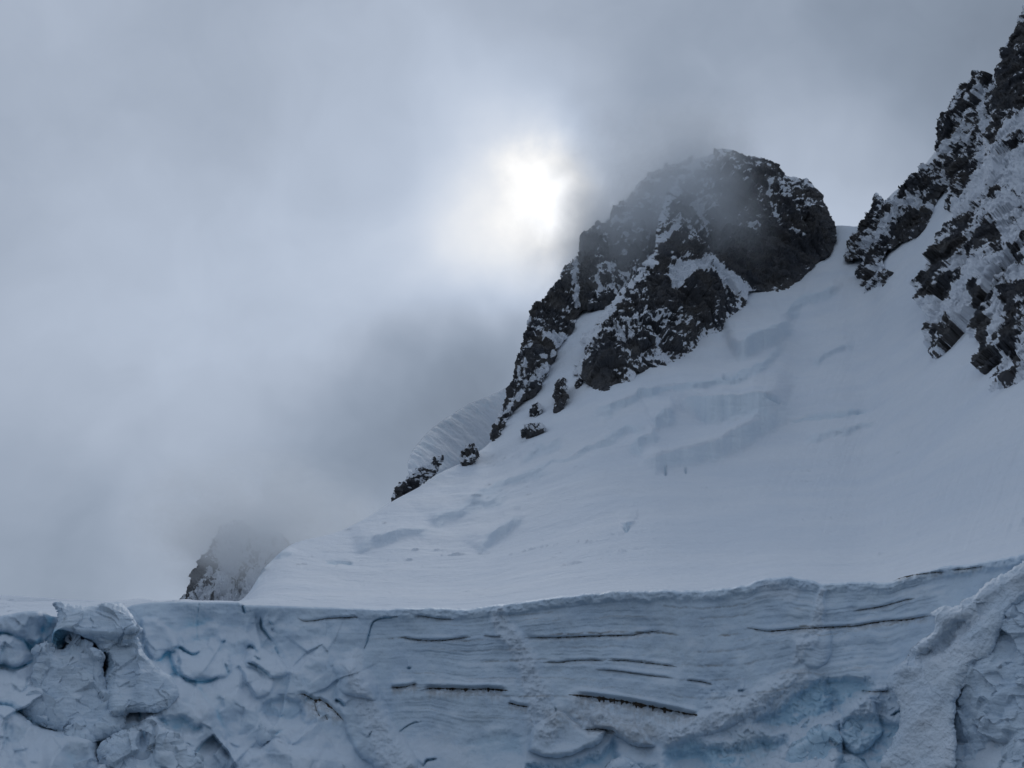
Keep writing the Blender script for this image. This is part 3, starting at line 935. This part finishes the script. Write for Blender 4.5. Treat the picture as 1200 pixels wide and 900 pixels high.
    # hollows where fresh blue ice shows
    hollows = [
        (k1((200, 165), (262, 140), (275, 190), (250, 250), (215, 300), (180, 400), (150, 380), (140, 300), (190, 250)), -.3, 9, .9),
        (k1((110, 290), (180, 300), (170, 340), (130, 320)), 1.0, 5, .5),
        (k1((760, 380), (830, 340), (870, 400), (860, 470), (800, 450)), 1.0, 6, .35),
        (k2((-60, 650), (60, 650), (150, 720), (100, 775), (-20, 740)), 1.3, 8, .2),
        (k2((430, 560), (540, 545), (640, 590), (640, 700), (560, 720), (480, 690), (430, 640)), 1.0, 10, .12),
        (k4((60, 900), (90, 850), (250, 862), (390, 812), (480, 738), (540, 830), (620, 870), (700, 900), (700, 1000), (60, 1000)), 1.4, 12, .5),
        (k4((760, 780), (900, 760), (960, 900), (960, 1000), (700, 1000), (720, 880)), 1.0, 14, .5),
        (k5((260, 720), (380, 640), (470, 560), (560, 520), (640, 620), (600, 720), (450, 760), (330, 780)), 1.3, 14, .5),
        (k5((560, 540), (700, 520), (790, 560), (760, 610), (680, 650), (600, 700), (570, 640)), 1.5, 12, .5),
        (k5((300, 780), (420, 780), (380, 900), (260, 960), (0, 960), (-40, 840), (150, 800)), 1.5, 14, .5),
        (k6((-60, 700), (100, 680), (210, 700), (220, 840), (120, 960), (-60, 960)), 1.4, 14, .5),
        (k3((600, 740), (760, 700), (880, 720), (900, 900), (760, 1000), (560, 960), (560, 850)), .6, 20, .15),
    ]
    for ol, h, w, b in hollows:
        po = spline(ol, 5, True)
        i0, i1 = np.searchsorted(xs, po[:, 0].min() - 20), np.searchsorted(xs, po[:, 0].max() + 20)
        i = slice(i0, i1)
        f = flat[:, i]
        d = poly_sd(px[:, i] + 15 * fbm(f, 3.5, 5, 170, .6), py[:, i] + 15 * fbm(f, 3.5, 5, 180, .6), po)
        q = sstep(0, w, d)
        A[:, i] -= h * q
        blue[:, i] = np.maximum(blue[:, i], b * q * (.75 + .5 * fbm(f, 3, 3, 190)))
    # chutes of fallen snow: granular, paler
    chutes = [([(588, 716), (585, 728), (598, 745), (615, 775), (628, 810), (640, 850)], [8, 14, 18, 16, 20, 26], 1.1),
              ([(415, 775), (420, 800), (432, 830), (450, 870), (470, 910)], [14, 16, 18, 22, 26], .9),
              ([(966, 690), (962, 715), (957, 740), (940, 755), (935, 770)], [5, 7, 9, 14, 10], 1.0),
              ([(940, 790), (900, 812), (860, 832), (820, 850), (790, 862)], [12, 16, 18, 16, 12], 1.0),
              ([(680, 820), (690, 840), (740, 850), (790, 862)], [16, 18, 18, 14], .8),
              ([(900, 690), (930, 696)], [14, 10], .2)]
    for ln, ws, h in chutes:
        cv = spline(ln, 6)
        wf = np.interp(np.linspace(0, 1, 50), np.linspace(0, 1, len(ws)), ws)
        i = slice(np.searchsorted(xs, cv[:, 0].min() - 60), np.searchsorted(xs, cv[:, 0].max() + 60))
        f = flat[:, i]
        d, al, _ = line_dist(px[:, i] + 9 * fbm(f, 2.5, 4, 200), py[:, i] + 9 * fbm(f, 2.5, 4, 210), cv)
        w = np.interp(al, np.linspace(0, 1, 50), wf)
        q = sstep(1.15, .35, d / w)
        A[:, i] += q * (.55 * h + .55 * fbm(f, .9, 4, 220, .6) * h)
        frost[:, i] = np.maximum(frost[:, i], .55 * q)
        blue[:, i] *= 1 - .6 * q
    # rubble in the blue bays
    rub = sstep(790, 830, py + 20 * fbm(flat, 5, 3, 230)) * sstep(790, 860, px) * sstep(1100, 1040, px)
    v1, e1 = cells(flat + .3 * perlin(flat, 3)[..., None], 1.5, 5)
    v2, e2 = cells(flat, .6, 6)
    A += rub * (.8 * (v1 - .5) * sstep(0, .25, e1) + .3 * (v2 - .5))
    # general grain
    A += .10 * fbm(flat, .9, 4, 240, .6) * sstep(0, 5, vv)
    # cracks
    for ln, w, dep in crack_lines:
        cv = spline(ln, 6)
        i = slice(np.searchsorted(xs, cv[:, 0].min() - 30), np.searchsorted(xs, cv[:, 0].max() + 30))
        d, al, sg = line_dist(px[:, i] + 1.2 * fbm(flat[:, i], .8, 2, 250), py[:, i] + 1.2 * fbm(flat[:, i], .8, 2, 251), cv)
        taper = sstep(0, .2, al) * sstep(1, .75, al)
        f = np.exp(-(d / (.62 * w * (.3 + .7 * taper) * (1 + .6 * fbm(flat[:, i], 1.2, 3, 255)))) ** 2) * taper ** .4
        A[:, i] -= 1.0 * dep * f
        A[:, i] += .55 * dep * np.exp(-np.clip(sg, 0, None) / 9) * (sg > 0) * taper * sstep(26, 10, d)
        blue[:, i] = np.maximum(blue[:, i], .5 * f)
    # notches under which the grit bands lie, and rusty run-off below them
    for ln, w in dirt_lines:
        cv = spline(ln, 6)
        i = slice(np.searchsorted(xs, cv[:, 0].min() - 15), np.searchsorted(xs, cv[:, 0].max() + 15))
        d, al, sg = line_dist(px[:, i], py[:, i], cv)
        taper = sstep(0, .12, al) * sstep(1, .88, al)
        A[:, i] += (.22 * np.exp(-((sg - 2.5 - w) / 2.5) ** 2) - .35 * np.exp(-((sg + .5) / (1 + w)) ** 2)) * taper * (.4 + .4 * w) * (d < 14)
        drip = fbm(np.stack([px[:, i] / 3., py[:, i] / 26., px[:, i] * 0], -1), 1, 3, 260)
        stain = sstep(-(3 + 7 * w + 7 * w * drip), 0, sg) * (sg < 1) * sstep(w * 12, w * 3, d)
        dirt[:, i] = np.maximum(dirt[:, i], .5 * stain * taper * min(1, w))
    # rusty stain round the broken lip in the middle
    po = spline(k4((150, 620), (260, 600), (500, 640), (700, 700), (640, 850), (480, 730), (300, 720), (180, 700)), 5, True)
    dirt = np.maximum(dirt, .32 * sstep(-4, 8, poly_sd(px, py, po)))
    dirt = np.maximum(dirt, .10 * sstep(.1, .5, fbm(flat, 9, 3, 270)))
    # rounding of the rim back to the snow
    A -= .35 * sstep(3, 0, vv) ** 2
    wl = left * sstep(6, 20, vv)
    A = A * (1 - .8 * wl) + blur(A, 1) * .8 * wl
    rec = blur(A, 14) - A                      # hollows between the blocks
    blue = np.maximum(blue, left * sstep(.05, 1.1, rec) * .95 * sstep(-.3, .3, fbm(flat, 12, 2, 280)) * sstep(8, 20, vv))
    r = R0 - A
    P = world(px, py, r)
    _, NN = grid_normals(P)
    frost = np.maximum(frost, .75 * sstep(.30, .70, blur(NN[..., 2], 2) + .15 * fbm(flat, 2, 3, 281)) * sstep(10, 24, vv))
    rows = [P]
    # top surface behind the rim
    tr = P[0]
    dxy = tr[:, :2] / np.linalg.norm(tr[:, :2], axis=1)[:, None]
    back = []
    for s in (16., 6., 2.2, .8):
        q = tr.copy()
        q[:, :2] += dxy * s
        q[:, 2] -= .06 * s
        back.append(q[None])
    V = np.concatenate(back + [P], 0)
    pad = lambda a: np.vstack([a[:1]] * 4 + [a])
    frost[:2] = np.maximum(frost[:2], .3)
    ny, nx = V.shape[:2]
    quads = grid_quads(ny, nx)
    n_cap = 4 * (nx - 1)
    at = {'blue': np.clip(pad(blue), 0, 1), 'dirt': np.clip(pad(dirt), 0, 1), 'frost': np.clip(pad(frost), 0, 1)}
    o = mesh_obj('ice_cliff', V.reshape(-1, 3), quads[n_cap:], M_ICE, at)
    mesh_obj('snow_cap', V[:5].reshape(-1, 3), quads[:n_cap], M_SNOW, {'blue': np.zeros(5 * nx)}, parent=o)
    return o, P, xs, px, py


CLIFF, CP, CXS, CPX, CPY = build_cliff()
tag(CLIFF, 'long layered bluish ice wall ending the snow slope, streaked with dark grit', 'ice cliff')


def cliff_at(x, y):
    fi = np.interp(x, CXS, np.arange(len(CXS)))
    i = fi.astype(int)
    out = []
    for a, b, yy in zip(i, fi - i, y):
        fj = np.interp(yy, CPY[:, a], np.arange(len(CPY)))
        j = int(min(fj, len(CPY) - 2))
        w = fj - j
        out.append((CP[j, a] * (1 - w) + CP[j + 1, a] * w) * (1 - b) + (CP[j, a + 1] * (1 - w) + CP[j + 1, a + 1] * w) * b)
    return np.array(out)


for k, (ln, hw) in enumerate(dirt_lines):
    cv = spline(ln, 14)
    L = np.concatenate([[0], np.cumsum(np.linalg.norm(np.diff(cv, axis=0), axis=1))])
    n = max(8, int(L[-1] / .6))
    s = np.linspace(0, L[-1], n)
    x, y = np.interp(s, L, cv[:, 0]), np.interp(s, L, cv[:, 1])
    nz = fbm(np.stack([s / 7., s * 0 + k * 3.17, s * 0], -1), 1, 4, 300, .65)
    nz2 = fbm(np.stack([s / 3.3, s * 0 + k * 3.17, s * 0 + 9.2], -1), 1, 4, 310, .75)
    e = np.clip(np.minimum(s, L[-1] - s) / (L[-1] * .22), 0, 1) ** .6
    wob = .6 * fbm(np.stack([s / 9., s * 0 + k, s * 0 + 3], -1), 1, 3, 320)
    gap = np.clip(.55 + 1.6 * nz + .9 * nz2, 0, 1.6)
    up = hw * e * .55 * gap
    dn = hw * e * np.clip(.55 + 1.1 * nz + 1.3 * nz2, .0, 3) * np.minimum(gap + .2, 1.3)
    cr = [-1, -.55, 0, .5, 1]
    F, Bk = [], []
    for c in cr:
        yy = y + wob + (c * up if c < 0 else c * dn)
        S = cliff_at(x, yy)
        dv = np.array([0, 0, CAMZ]) - S
        dv /= np.linalg.norm(dv, axis=1)[:, None]
        lift = .07 * (1 - c * c) + .015
        F.append(S + dv * lift)
        Bk.append(S - dv * .25 * (1.05 - c * c))
    ring = F + Bk[::-1]
    V = np.stack(ring + [ring[0]], 0)[:-1]
    nr = len(ring)
    idx = np.arange(nr * n).reshape(nr, n)
    q = []
    for a in range(nr):
        b = (a + 1) % nr
        q.append(np.stack([idx[a, :-1], idx[a, 1:], idx[b, 1:], idx[b, :-1]], -1))
    mesh_obj('grit_band', V.reshape(-1, 3), np.vstack(q), M_DIRT, parent=CLIFF)


# ------------------------------------------------------------------ free-standing ice
def ice_disp(a=1.0, seed=0, layers=0.):
    def f(P, N, px, py, d):
        D = a * (.8 * fbm(P, 5., 4, 400 + seed) + .25 * fbm(P, 1.4, 5, 410 + seed, .62))
        v, e, t = cells(P + .5 * perlin(P / 2., 5)[..., None], 3.6, 420 + seed, 3)
        v2, e2, t2 = cells(P + .3 * perlin(P, 6)[..., None], 1.4, 425 + seed, 3)
        D += a * (.6 * (v - .5) + 1.3 * t + .15 * (v2 - .5) + .4 * t2)
        if layers:
            D += layers * fbm(np.stack([P[..., 0] / 9, P[..., 1] / 9, P[..., 2] / .45], -1), 1., 4, 430 + seed, .6)
        return D
    return f


def ice_attr(blue=(), frost=.15, seed=0, cracks=()):
    def f(P, N, px, py, d):
        b = np.zeros_like(px)
        for ol, a, w in blue:
            b = np.maximum(b, a * sstep(-w, w, poly_sd(px, py, spline(ol, 5, True))))
        fr = frost * (.6 + .8 * fbm(P, 4, 3, 440 + seed)) + .5 * sstep(.45, .8, blur(N[..., 2], 3))
        return {'blue': b, 'frost': np.clip(fr, 0, 1), 'dirt': .12 * sstep(.05, .5, fbm(P, 3, 4, 450 + seed))}
    return f


tower = k1((255, 118), (300, 112), (400, 124), (540, 105), (600, 125), (650, 180), (672, 240), (655, 275), (695, 350), (765, 420), (830, 470), (860, 560), (800, 620), (720, 640), (640, 640), (560, 655), (515, 610), (505, 520),
           (500, 420), (485, 350), (440, 310), (350, 285), (300, 320), (255, 325), (246, 260), (272, 190), (268, 140))


def tower_detail(px, py, d):
    # overhanging head, a hollow under it on the left, a fluted shaft on the right
    head = 2.0 * sstep(757, 738, py)
    po = spline(k1((265, 250), (330, 230), (380, 250), (440, 290), (500, 340), (540, 420), (500, 470), (450, 400), (350, 330), (260, 330)), 5, True)
    sh = poly_sd(px, py, po)
    return head - 3.0 * sstep(-2, 8, sh) + 1.0 * np.exp(-((px - 162 - (py - 760) * .12) / 9) ** 2) + .035 * (py - 720)


tag(mass('ice_tower', tower, lambda px, py: 114.2 - .02 * (py - 710), M_ICE, .55, 2.4, 13, 6., 3, 14, tower_detail, ice_disp(.5, 1, .16),
         soft=9, attrs=ice_attr([(k1((255, 240), (330, 262), (320, 310), (255, 318)), .9, 5), (k1((380, 270), (440, 290), (500, 350), (520, 420), (470, 380)), .4, 6)], .1, 1), smooth=True, parts=[('blue_hollow', within(k1((250, 240), (330, 255), (335, 320), (250, 335)), 2)), ('overhang', lambda x, y, d: y < 738 + 2 * np.sin(x / 6))]),
    'leaning flat topped ice tower overhanging a small blue hollow', 'serac')

block = k1((182, 320), (225, 290), (290, 318), (335, 265), (380, 280), (430, 300), (480, 345), (505, 390), (515, 470), (560, 560), (580, 720), (430, 760), (290, 730), (130, 640), (140, 480), (182, 400))
tag(mass('ice_block', block, lambda px, py: 111.8 - .04 * (py - 745), M_ICE, .55, 2.0, 16, 6., 8, 26, None, ice_disp(.85, 5, .12), ice_attr((), .3, 5), smooth=True),
    'rough pale ice block leaning against the front of the ice tower', 'serac', group='seracs at the foot of the ice tower')
mound = k1((478, 810), (520, 770), (590, 730), (640, 700), (690, 650), (750, 632), (780, 690), (850, 745), (920, 800), (960, 900), (980, 1150), (500, 1150), (520, 1000), (495, 890))
tag(mass('ice_block', mound, lambda px, py: 107.4 - .03 * (py - 835), M_ICE, .6, 2.4, 18, 7., 7, 24, lambda px, py, d: -1.6 * np.exp(-(((px - 167) / 4) ** 2 + ((py - 868) / 12) ** 2)), ice_disp(.9, 9), ice_attr((), .35, 9), smooth=True),
    'rounded ice mound at the bottom, below the foot of the ice tower', 'serac', group='seracs at the foot of the ice tower')
lowleft = k1((-250, 600), (-60, 560), (20, 590), (100, 650), (190, 700), (300, 720), (420, 715), (455, 790), (475, 900), (500, 1000), (500, 1200), (-250, 1200))
tag(mass('ice_block', lowleft, lambda px, py: 108.2 - .035 * (py - 830), M_ICE, .65, 2.4, 20, 7., 7, 24, None, ice_disp(1.0, 13), ice_attr((), .3, 13), smooth=True),
    'broad lumpy ice block filling the lower left corner', 'serac', group='seracs at the foot of the ice tower')

fin = k6((760, 20), (692, 62), (600, 120), (500, 180), (430, 232), (350, 255), (318, 280), (338, 305), (318, 350), (240, 400), (205, 455), (140, 530), (165, 590), (190, 650), (185, 720), (150, 800), (110, 900), (260, 960), (400, 900), (420, 780), (410, 680),
          (432, 600), (482, 500), (560, 440), (592, 350), (642, 280), (700, 205), (800, 150))


def fin_detail(px, py, d):
    # crest along the upper left edge, dropping to a rough broken flank and a smooth chute
    crest = spline(k6((700, 90), (560, 170), (440, 260), (340, 300), (270, 420), (200, 500)), 6)
    dd, al, sg = line_dist(px, py, crest)
    chute = spline(k6((650, 200), (540, 320), (430, 470), (330, 620), (270, 700)), 6)
    cd, _, _ = line_dist(px, py, chute)
    scoop = spline(k6((430, 330), (330, 430), (240, 460)), 6)
    sd, _, _ = line_dist(px, py, scoop)
    return .9 * np.exp(-(dd / 12) ** 2) + .6 * np.exp(-(cd / 12) ** 2) - 1.3 * np.exp(-(sd / 8) ** 2) + .022 * (py - 660)


def fin_disp(P, N, px, py, d):
    scoop = spline(k6((480, 270), (380, 390), (240, 450)), 6)
    sd, _, _ = line_dist(px, py, scoop)
    rough = .18 + .6 * np.exp(-(sd / 14) ** 2)
    v, e, t = cells(P, 2.2, 8, 3)
    v2, e2, t2 = cells(P, .9, 9, 3)
    return rough * (.8 * fbm(P, 2.6, 5, 470, .62) + .2 * (v - .5) + .5 * t + .15 * (v2 - .5) + .3 * t2) + .5 * fbm(P, 6, 2, 471) + .22 * fbm(P, .9, 4, 473, .6)


tag(mass('snow_fin', fin, lambda px, py: np.interp(px, [1030, 1200, 1260], [111.6, 104.6, 101.4]) - .012 * (py - 660), M_ICE, .55, 1.1, 10, 8., 8, 22, fin_detail, fin_disp,
         ice_attr((), .85, 17), smooth=True),
    'pale snow covered ice fin slanting down in front of the wall', 'ice ridge')
rface = k6((520, 360), (580, 260), (650, 180), (800, 110), (1100, 80), (1100, 1200), (500, 1200), (340, 1000), (270, 860), (270, 740), (310, 640), (370, 560), (430, 470), (480, 410))
tag(mass('ice_block', rface, lambda px, py: np.interp(px, [1090, 1200, 1300], [109.0, 103.9, 100.2]) - .022 * (py - 700), M_ICE, .7, 1.6, 14, 8., 3.0, 12, None, ice_disp(1.15, 23, .16), ice_attr((), .15, 23), smooth=True),
    'grey blue ice face under the snow fin at the right edge', 'serac')

lumps = [
    (k5((640, 705), (700, 645), (748, 612), (785, 670), (800, 760), (720, 835), (650, 800)), 'blue tinted ice boulder in the bay left of the snow fin', 114.0),
    (k5((430, 830), (500, 770), (590, 720), (640, 780), (640, 860), (560, 960), (420, 960)), 'large smooth blue ice boulder under the blue bay', 112.0),
    (k5((560, 900), (610, 850), (700, 850), (760, 900), (760, 1000), (550, 1000)), 'pale ice boulder at the bottom edge below the blue bay', 110.5),
    (k4((450, 890), (500, 860), (550, 850), (600, 880), (640, 960), (440, 980)), 'small pale ice boulder under the rusty broken lip', 112.5),
    (k6((200, 790), (240, 730), (290, 700), (350, 735), (370, 770), (300, 830), (230, 840)), 'broken ice chunk at the lower tip of the snow fin', 105.0),
    (k2((420, 690), (445, 680), (500, 745), (470, 790), (420, 790), (400, 740)), 'small ice wedge below the rusty branching grit', 112.5),
]
for k, (ol, lab, R) in enumerate(lumps):
    a = np.array(ol)
    by = a[:, 1].mean()
    tag(mass('ice_boulder', ol, (lambda R, by: lambda px, py: R - .02 * (py - by) + px * 0)(R, by), M_ICE, .5, 2.2, 11, 3., 1.8, 8, None, ice_disp(.6, 30 + k * 3),
             ice_attr([(ol, .35, 6)] if k < 3 else (), .25, 30 + k), smooth=True), lab, 'ice boulder', group='fallen ice boulders')


# ------------------------------------------------------------------ clouds on the peaks
def cloud(name, px, py, r, radii, dens, label, nscale=2.2, tilt=0., cut=.40, power=1.5):
    c = world(px, py, r)
    bpy.ops.mesh.primitive_uv_sphere_add(segments=32, ring_count=20, radius=1.0)
    o = bpy.context.object
    o.name = name
    o.location = c
    o.scale = radii
    az = math.atan2(c[0], c[1])
    o.rotation_euler = (0, tilt, -az)
    m = bpy.data.materials.new(name)
    m.use_nodes = True
    t = m.node_tree
    t.nodes.clear()
    g = G(t)
    out = g.n('ShaderNodeOutputMaterial')
    vol = g.n('ShaderNodeVolumePrincipled')
    vol.inputs['Color'].default_value = (.955, .978, 1.0, 1)
    vol.inputs['Anisotropy'].default_value = .3
    t.links.new(vol.outputs[0], out.inputs['Volume'])
    oc = g.n('ShaderNodeTexCoord').outputs['Object']
    ln = g.n('ShaderNodeVectorMath', _operation='LENGTH', i0=oc).outputs['Value']
    fall = g.math('POWER', g.math('SUBTRACT', 1.0, ln, True), power)
    pos = g.n('ShaderNodeNewGeometry').outputs['Position']
    n = g.noise(oc, nscale, 6, .6, .8)
    f = g.ramp(g.math('ADD', n, g.math('MULTIPLY', fall, .22)), cut, cut + .32)
    d = g.math('MULTIPLY', g.math('MULTIPLY', fall, f), dens)
    t.links.new(d, vol.inputs['Density'])
    o.data.materials.append(m)
    tag(o, label, 'cloud', 'stuff')
    return o


cloud('cloud', 758, 285, 950, (154, 165, 180), .027, 'soft grey cloud wrapping the hazy rock shoulder', 2.6, tilt=.45, power=.9)
cloud('cloud', 818, 174, 890, (95, 110, 55), .020, 'thin cloud veil lying on the summit of the main peak', 3.2)
cloud('cloud', 308, 622, 2150, (320, 320, 185), .0115, 'cloud bank hiding the top of the distant peak', 2.6, power=1.0)


# ------------------------------------------------------------------ sky
SUN_PX = (631, 226)
sun_v = unit(*SUN_PX)
sun_el = math.asin(sun_v[2])
sun_az = math.atan2(sun_v[0], sun_v[1])

w = bpy.data.worlds.new('World')
sc.world = w
w.use_nodes = True
t = w.node_tree
t.nodes.clear()
g = G(t)
out = g.n('ShaderNodeOutputWorld')
bg = g.n('ShaderNodeBackground', Strength=.1)
t.links.new(bg.outputs[0], out.inputs[0])
sky = g.n('ShaderNodeTexSky')
sky.sky_type = 'NISHITA'
sky.sun_disc = False
sky.dust_density = 0.0
sky.sun_elevation = sun_el
sky.sun_rotation = sun_az
d0 = g.n('ShaderNodeTexCoord').outputs['Generated']


def vm(op, a, b):
    return g.n('ShaderNodeVectorMath', _operation=op, i0=a, i1=b).outputs[0]


nw = g.n('ShaderNodeTexNoise', Vector=d0, Scale=3.2, Detail=4.0, Roughness=.55).outputs['Color']
warp = vm('MULTIPLY', vm('SUBTRACT', nw, (.5, .5, .5)), (.22, .22, .22))
dw = g.n('ShaderNodeVectorMath', _operation='NORMALIZE', i0=vm('ADD', d0, warp)).outputs[0]
warp2 = vm('MULTIPLY', vm('SUBTRACT', nw, (.5, .5, .5)), (.09, .09, .09))
dw2 = g.n('ShaderNodeVectorMath', _operation='NORMALIZE', i0=vm('ADD', d0, warp2)).outputs[0]


nw3 = g.n('ShaderNodeTexNoise', Vector=d0, Scale=11.0, Detail=5.0, Roughness=.6).outputs['Color']
dw3 = g.n('ShaderNodeVectorMath', _operation='NORMALIZE', i0=vm('ADD', dw2, vm('MULTIPLY', vm('SUBTRACT', nw3, (.5, .5, .5)), (.07, .07, .07)))).outputs[0]


def lobe(px, py, amp, sig, vec):
    v = unit(px, py) if px is not None else np.array([.0, -.87, .5])
    k = 1.0 / (math.radians(sig) ** 2)
    dt = g.n('ShaderNodeVectorMath', _operation='DOT_PRODUCT', i0=vec, i1=tuple(v)).outputs['Value']
    e = g.math('EXPONENT', g.math('MULTIPLY', g.math('SUBTRACT', dt, 1.0), k))
    return g.math('MULTIPLY', e, amp)


terms = [(612, 235, .13, 4.5, dw), (560, 320, .15, 3.2, dw), (300, 330, .055, 7.5, dw), (560, 180, .05, 5, dw), (190, 590, .05, 3.5, dw), (430, 430, .05, 4, dw),
         (600, 425, -.16, 2.6, dw), (530, 485, -.15, 3.2, dw), (435, 545, -.15, 3.6, dw), (330, 600, -.10, 3.8, dw), (80, 700, -.18, 6, dw), (750, 210, -.10, 3.5, dw),
         (1190, 20, -.14, 6, dw), (1000, 100, -.07, 5, dw), (960, 235, .12, 4, dw), (800, 90, -.05, 6, dw),
         (634, 212, .22, 1.1, dw3), (650, 244, .37, 1.4, dw3), (657, 276, .22, 1.0, dw3), (642, 246, .29, 3.1, dw3)]
# the overcast is thinner towards the sun and heavier behind the viewer
terms.append((None, None, -.19, 50, d0))
tot = None
for a in terms:
    l = lobe(*a)
    tot = l if tot is None else g.math('ADD', tot, l)
cl = g.noise(dw, 2.6, 6, .52, .3)
cl2 = g.noise(dw, 9., 5, .5)
base = g.math('ADD', .49, g.math('MULTIPLY', g.math('SUBTRACT', cl, .5), .26))
base = g.math('ADD', base, g.math('MULTIPLY', g.math('SUBTRACT', cl2, .5), .13))
lum = g.math('MAXIMUM', g.math('ADD', base, tot), .05)
hot = g.ramp(lum, .5, 1.0)
tint = g.mix(g.ramp(lum, .25, .5), (.82, .99, 1.26, 1), (.865, .995, 1.215, 1))
tint = g.mix(hot, tint, (1.0, 1.0, 1.0, 1))
cloudc = g.n('ShaderNodeVectorMath', _operation='SCALE', i0=tint).outputs[0]
scn = cloudc.node
t.links.new(g.math('MULTIPLY', lum, 10.0), scn.inputs['Scale'])
t.links.new(g.mix(.965, sky.outputs[0], cloudc), bg.inputs['Color'])

sun = bpy.data.lights.new('sun', 'SUN')
sun.energy = .6
sun.angle = math.radians(14)
sun.color = (1.0, .985, .965)
so = link(bpy.data.objects.new('sun', sun))
so.location = tuple(sun_v * 500)
from mathutils import Vector
so.rotation_euler = Vector(-sun_v).to_track_quat('-Z', 'Y').to_euler()

# ------------------------------------------------------------------ camera
cam = bpy.data.cameras.new('camera')
cam.sensor_width = 36.0
cam.lens = 36.0 * FOC / 1200.0
cam.clip_end = 30000
cam.clip_start = .5
co = link(bpy.data.objects.new('camera', cam))
co.location = (0, 0, CAMZ)
co.rotation_euler = (math.pi / 2 + PITCH, 0, 0)
sc.camera = co

sc.view_settings.view_transform = 'Standard'
sc.view_settings.look = 'None'
sc.view_settings.exposure = 0.0
sc.view_settings.gamma = 1.0
cy = sc.cycles
cy.use_denoising = True
cy.max_bounces = 10
cy.diffuse_bounces = 3
cy.glossy_bounces = 2
cy.volume_bounces = 8
cy.volume_max_steps = 256
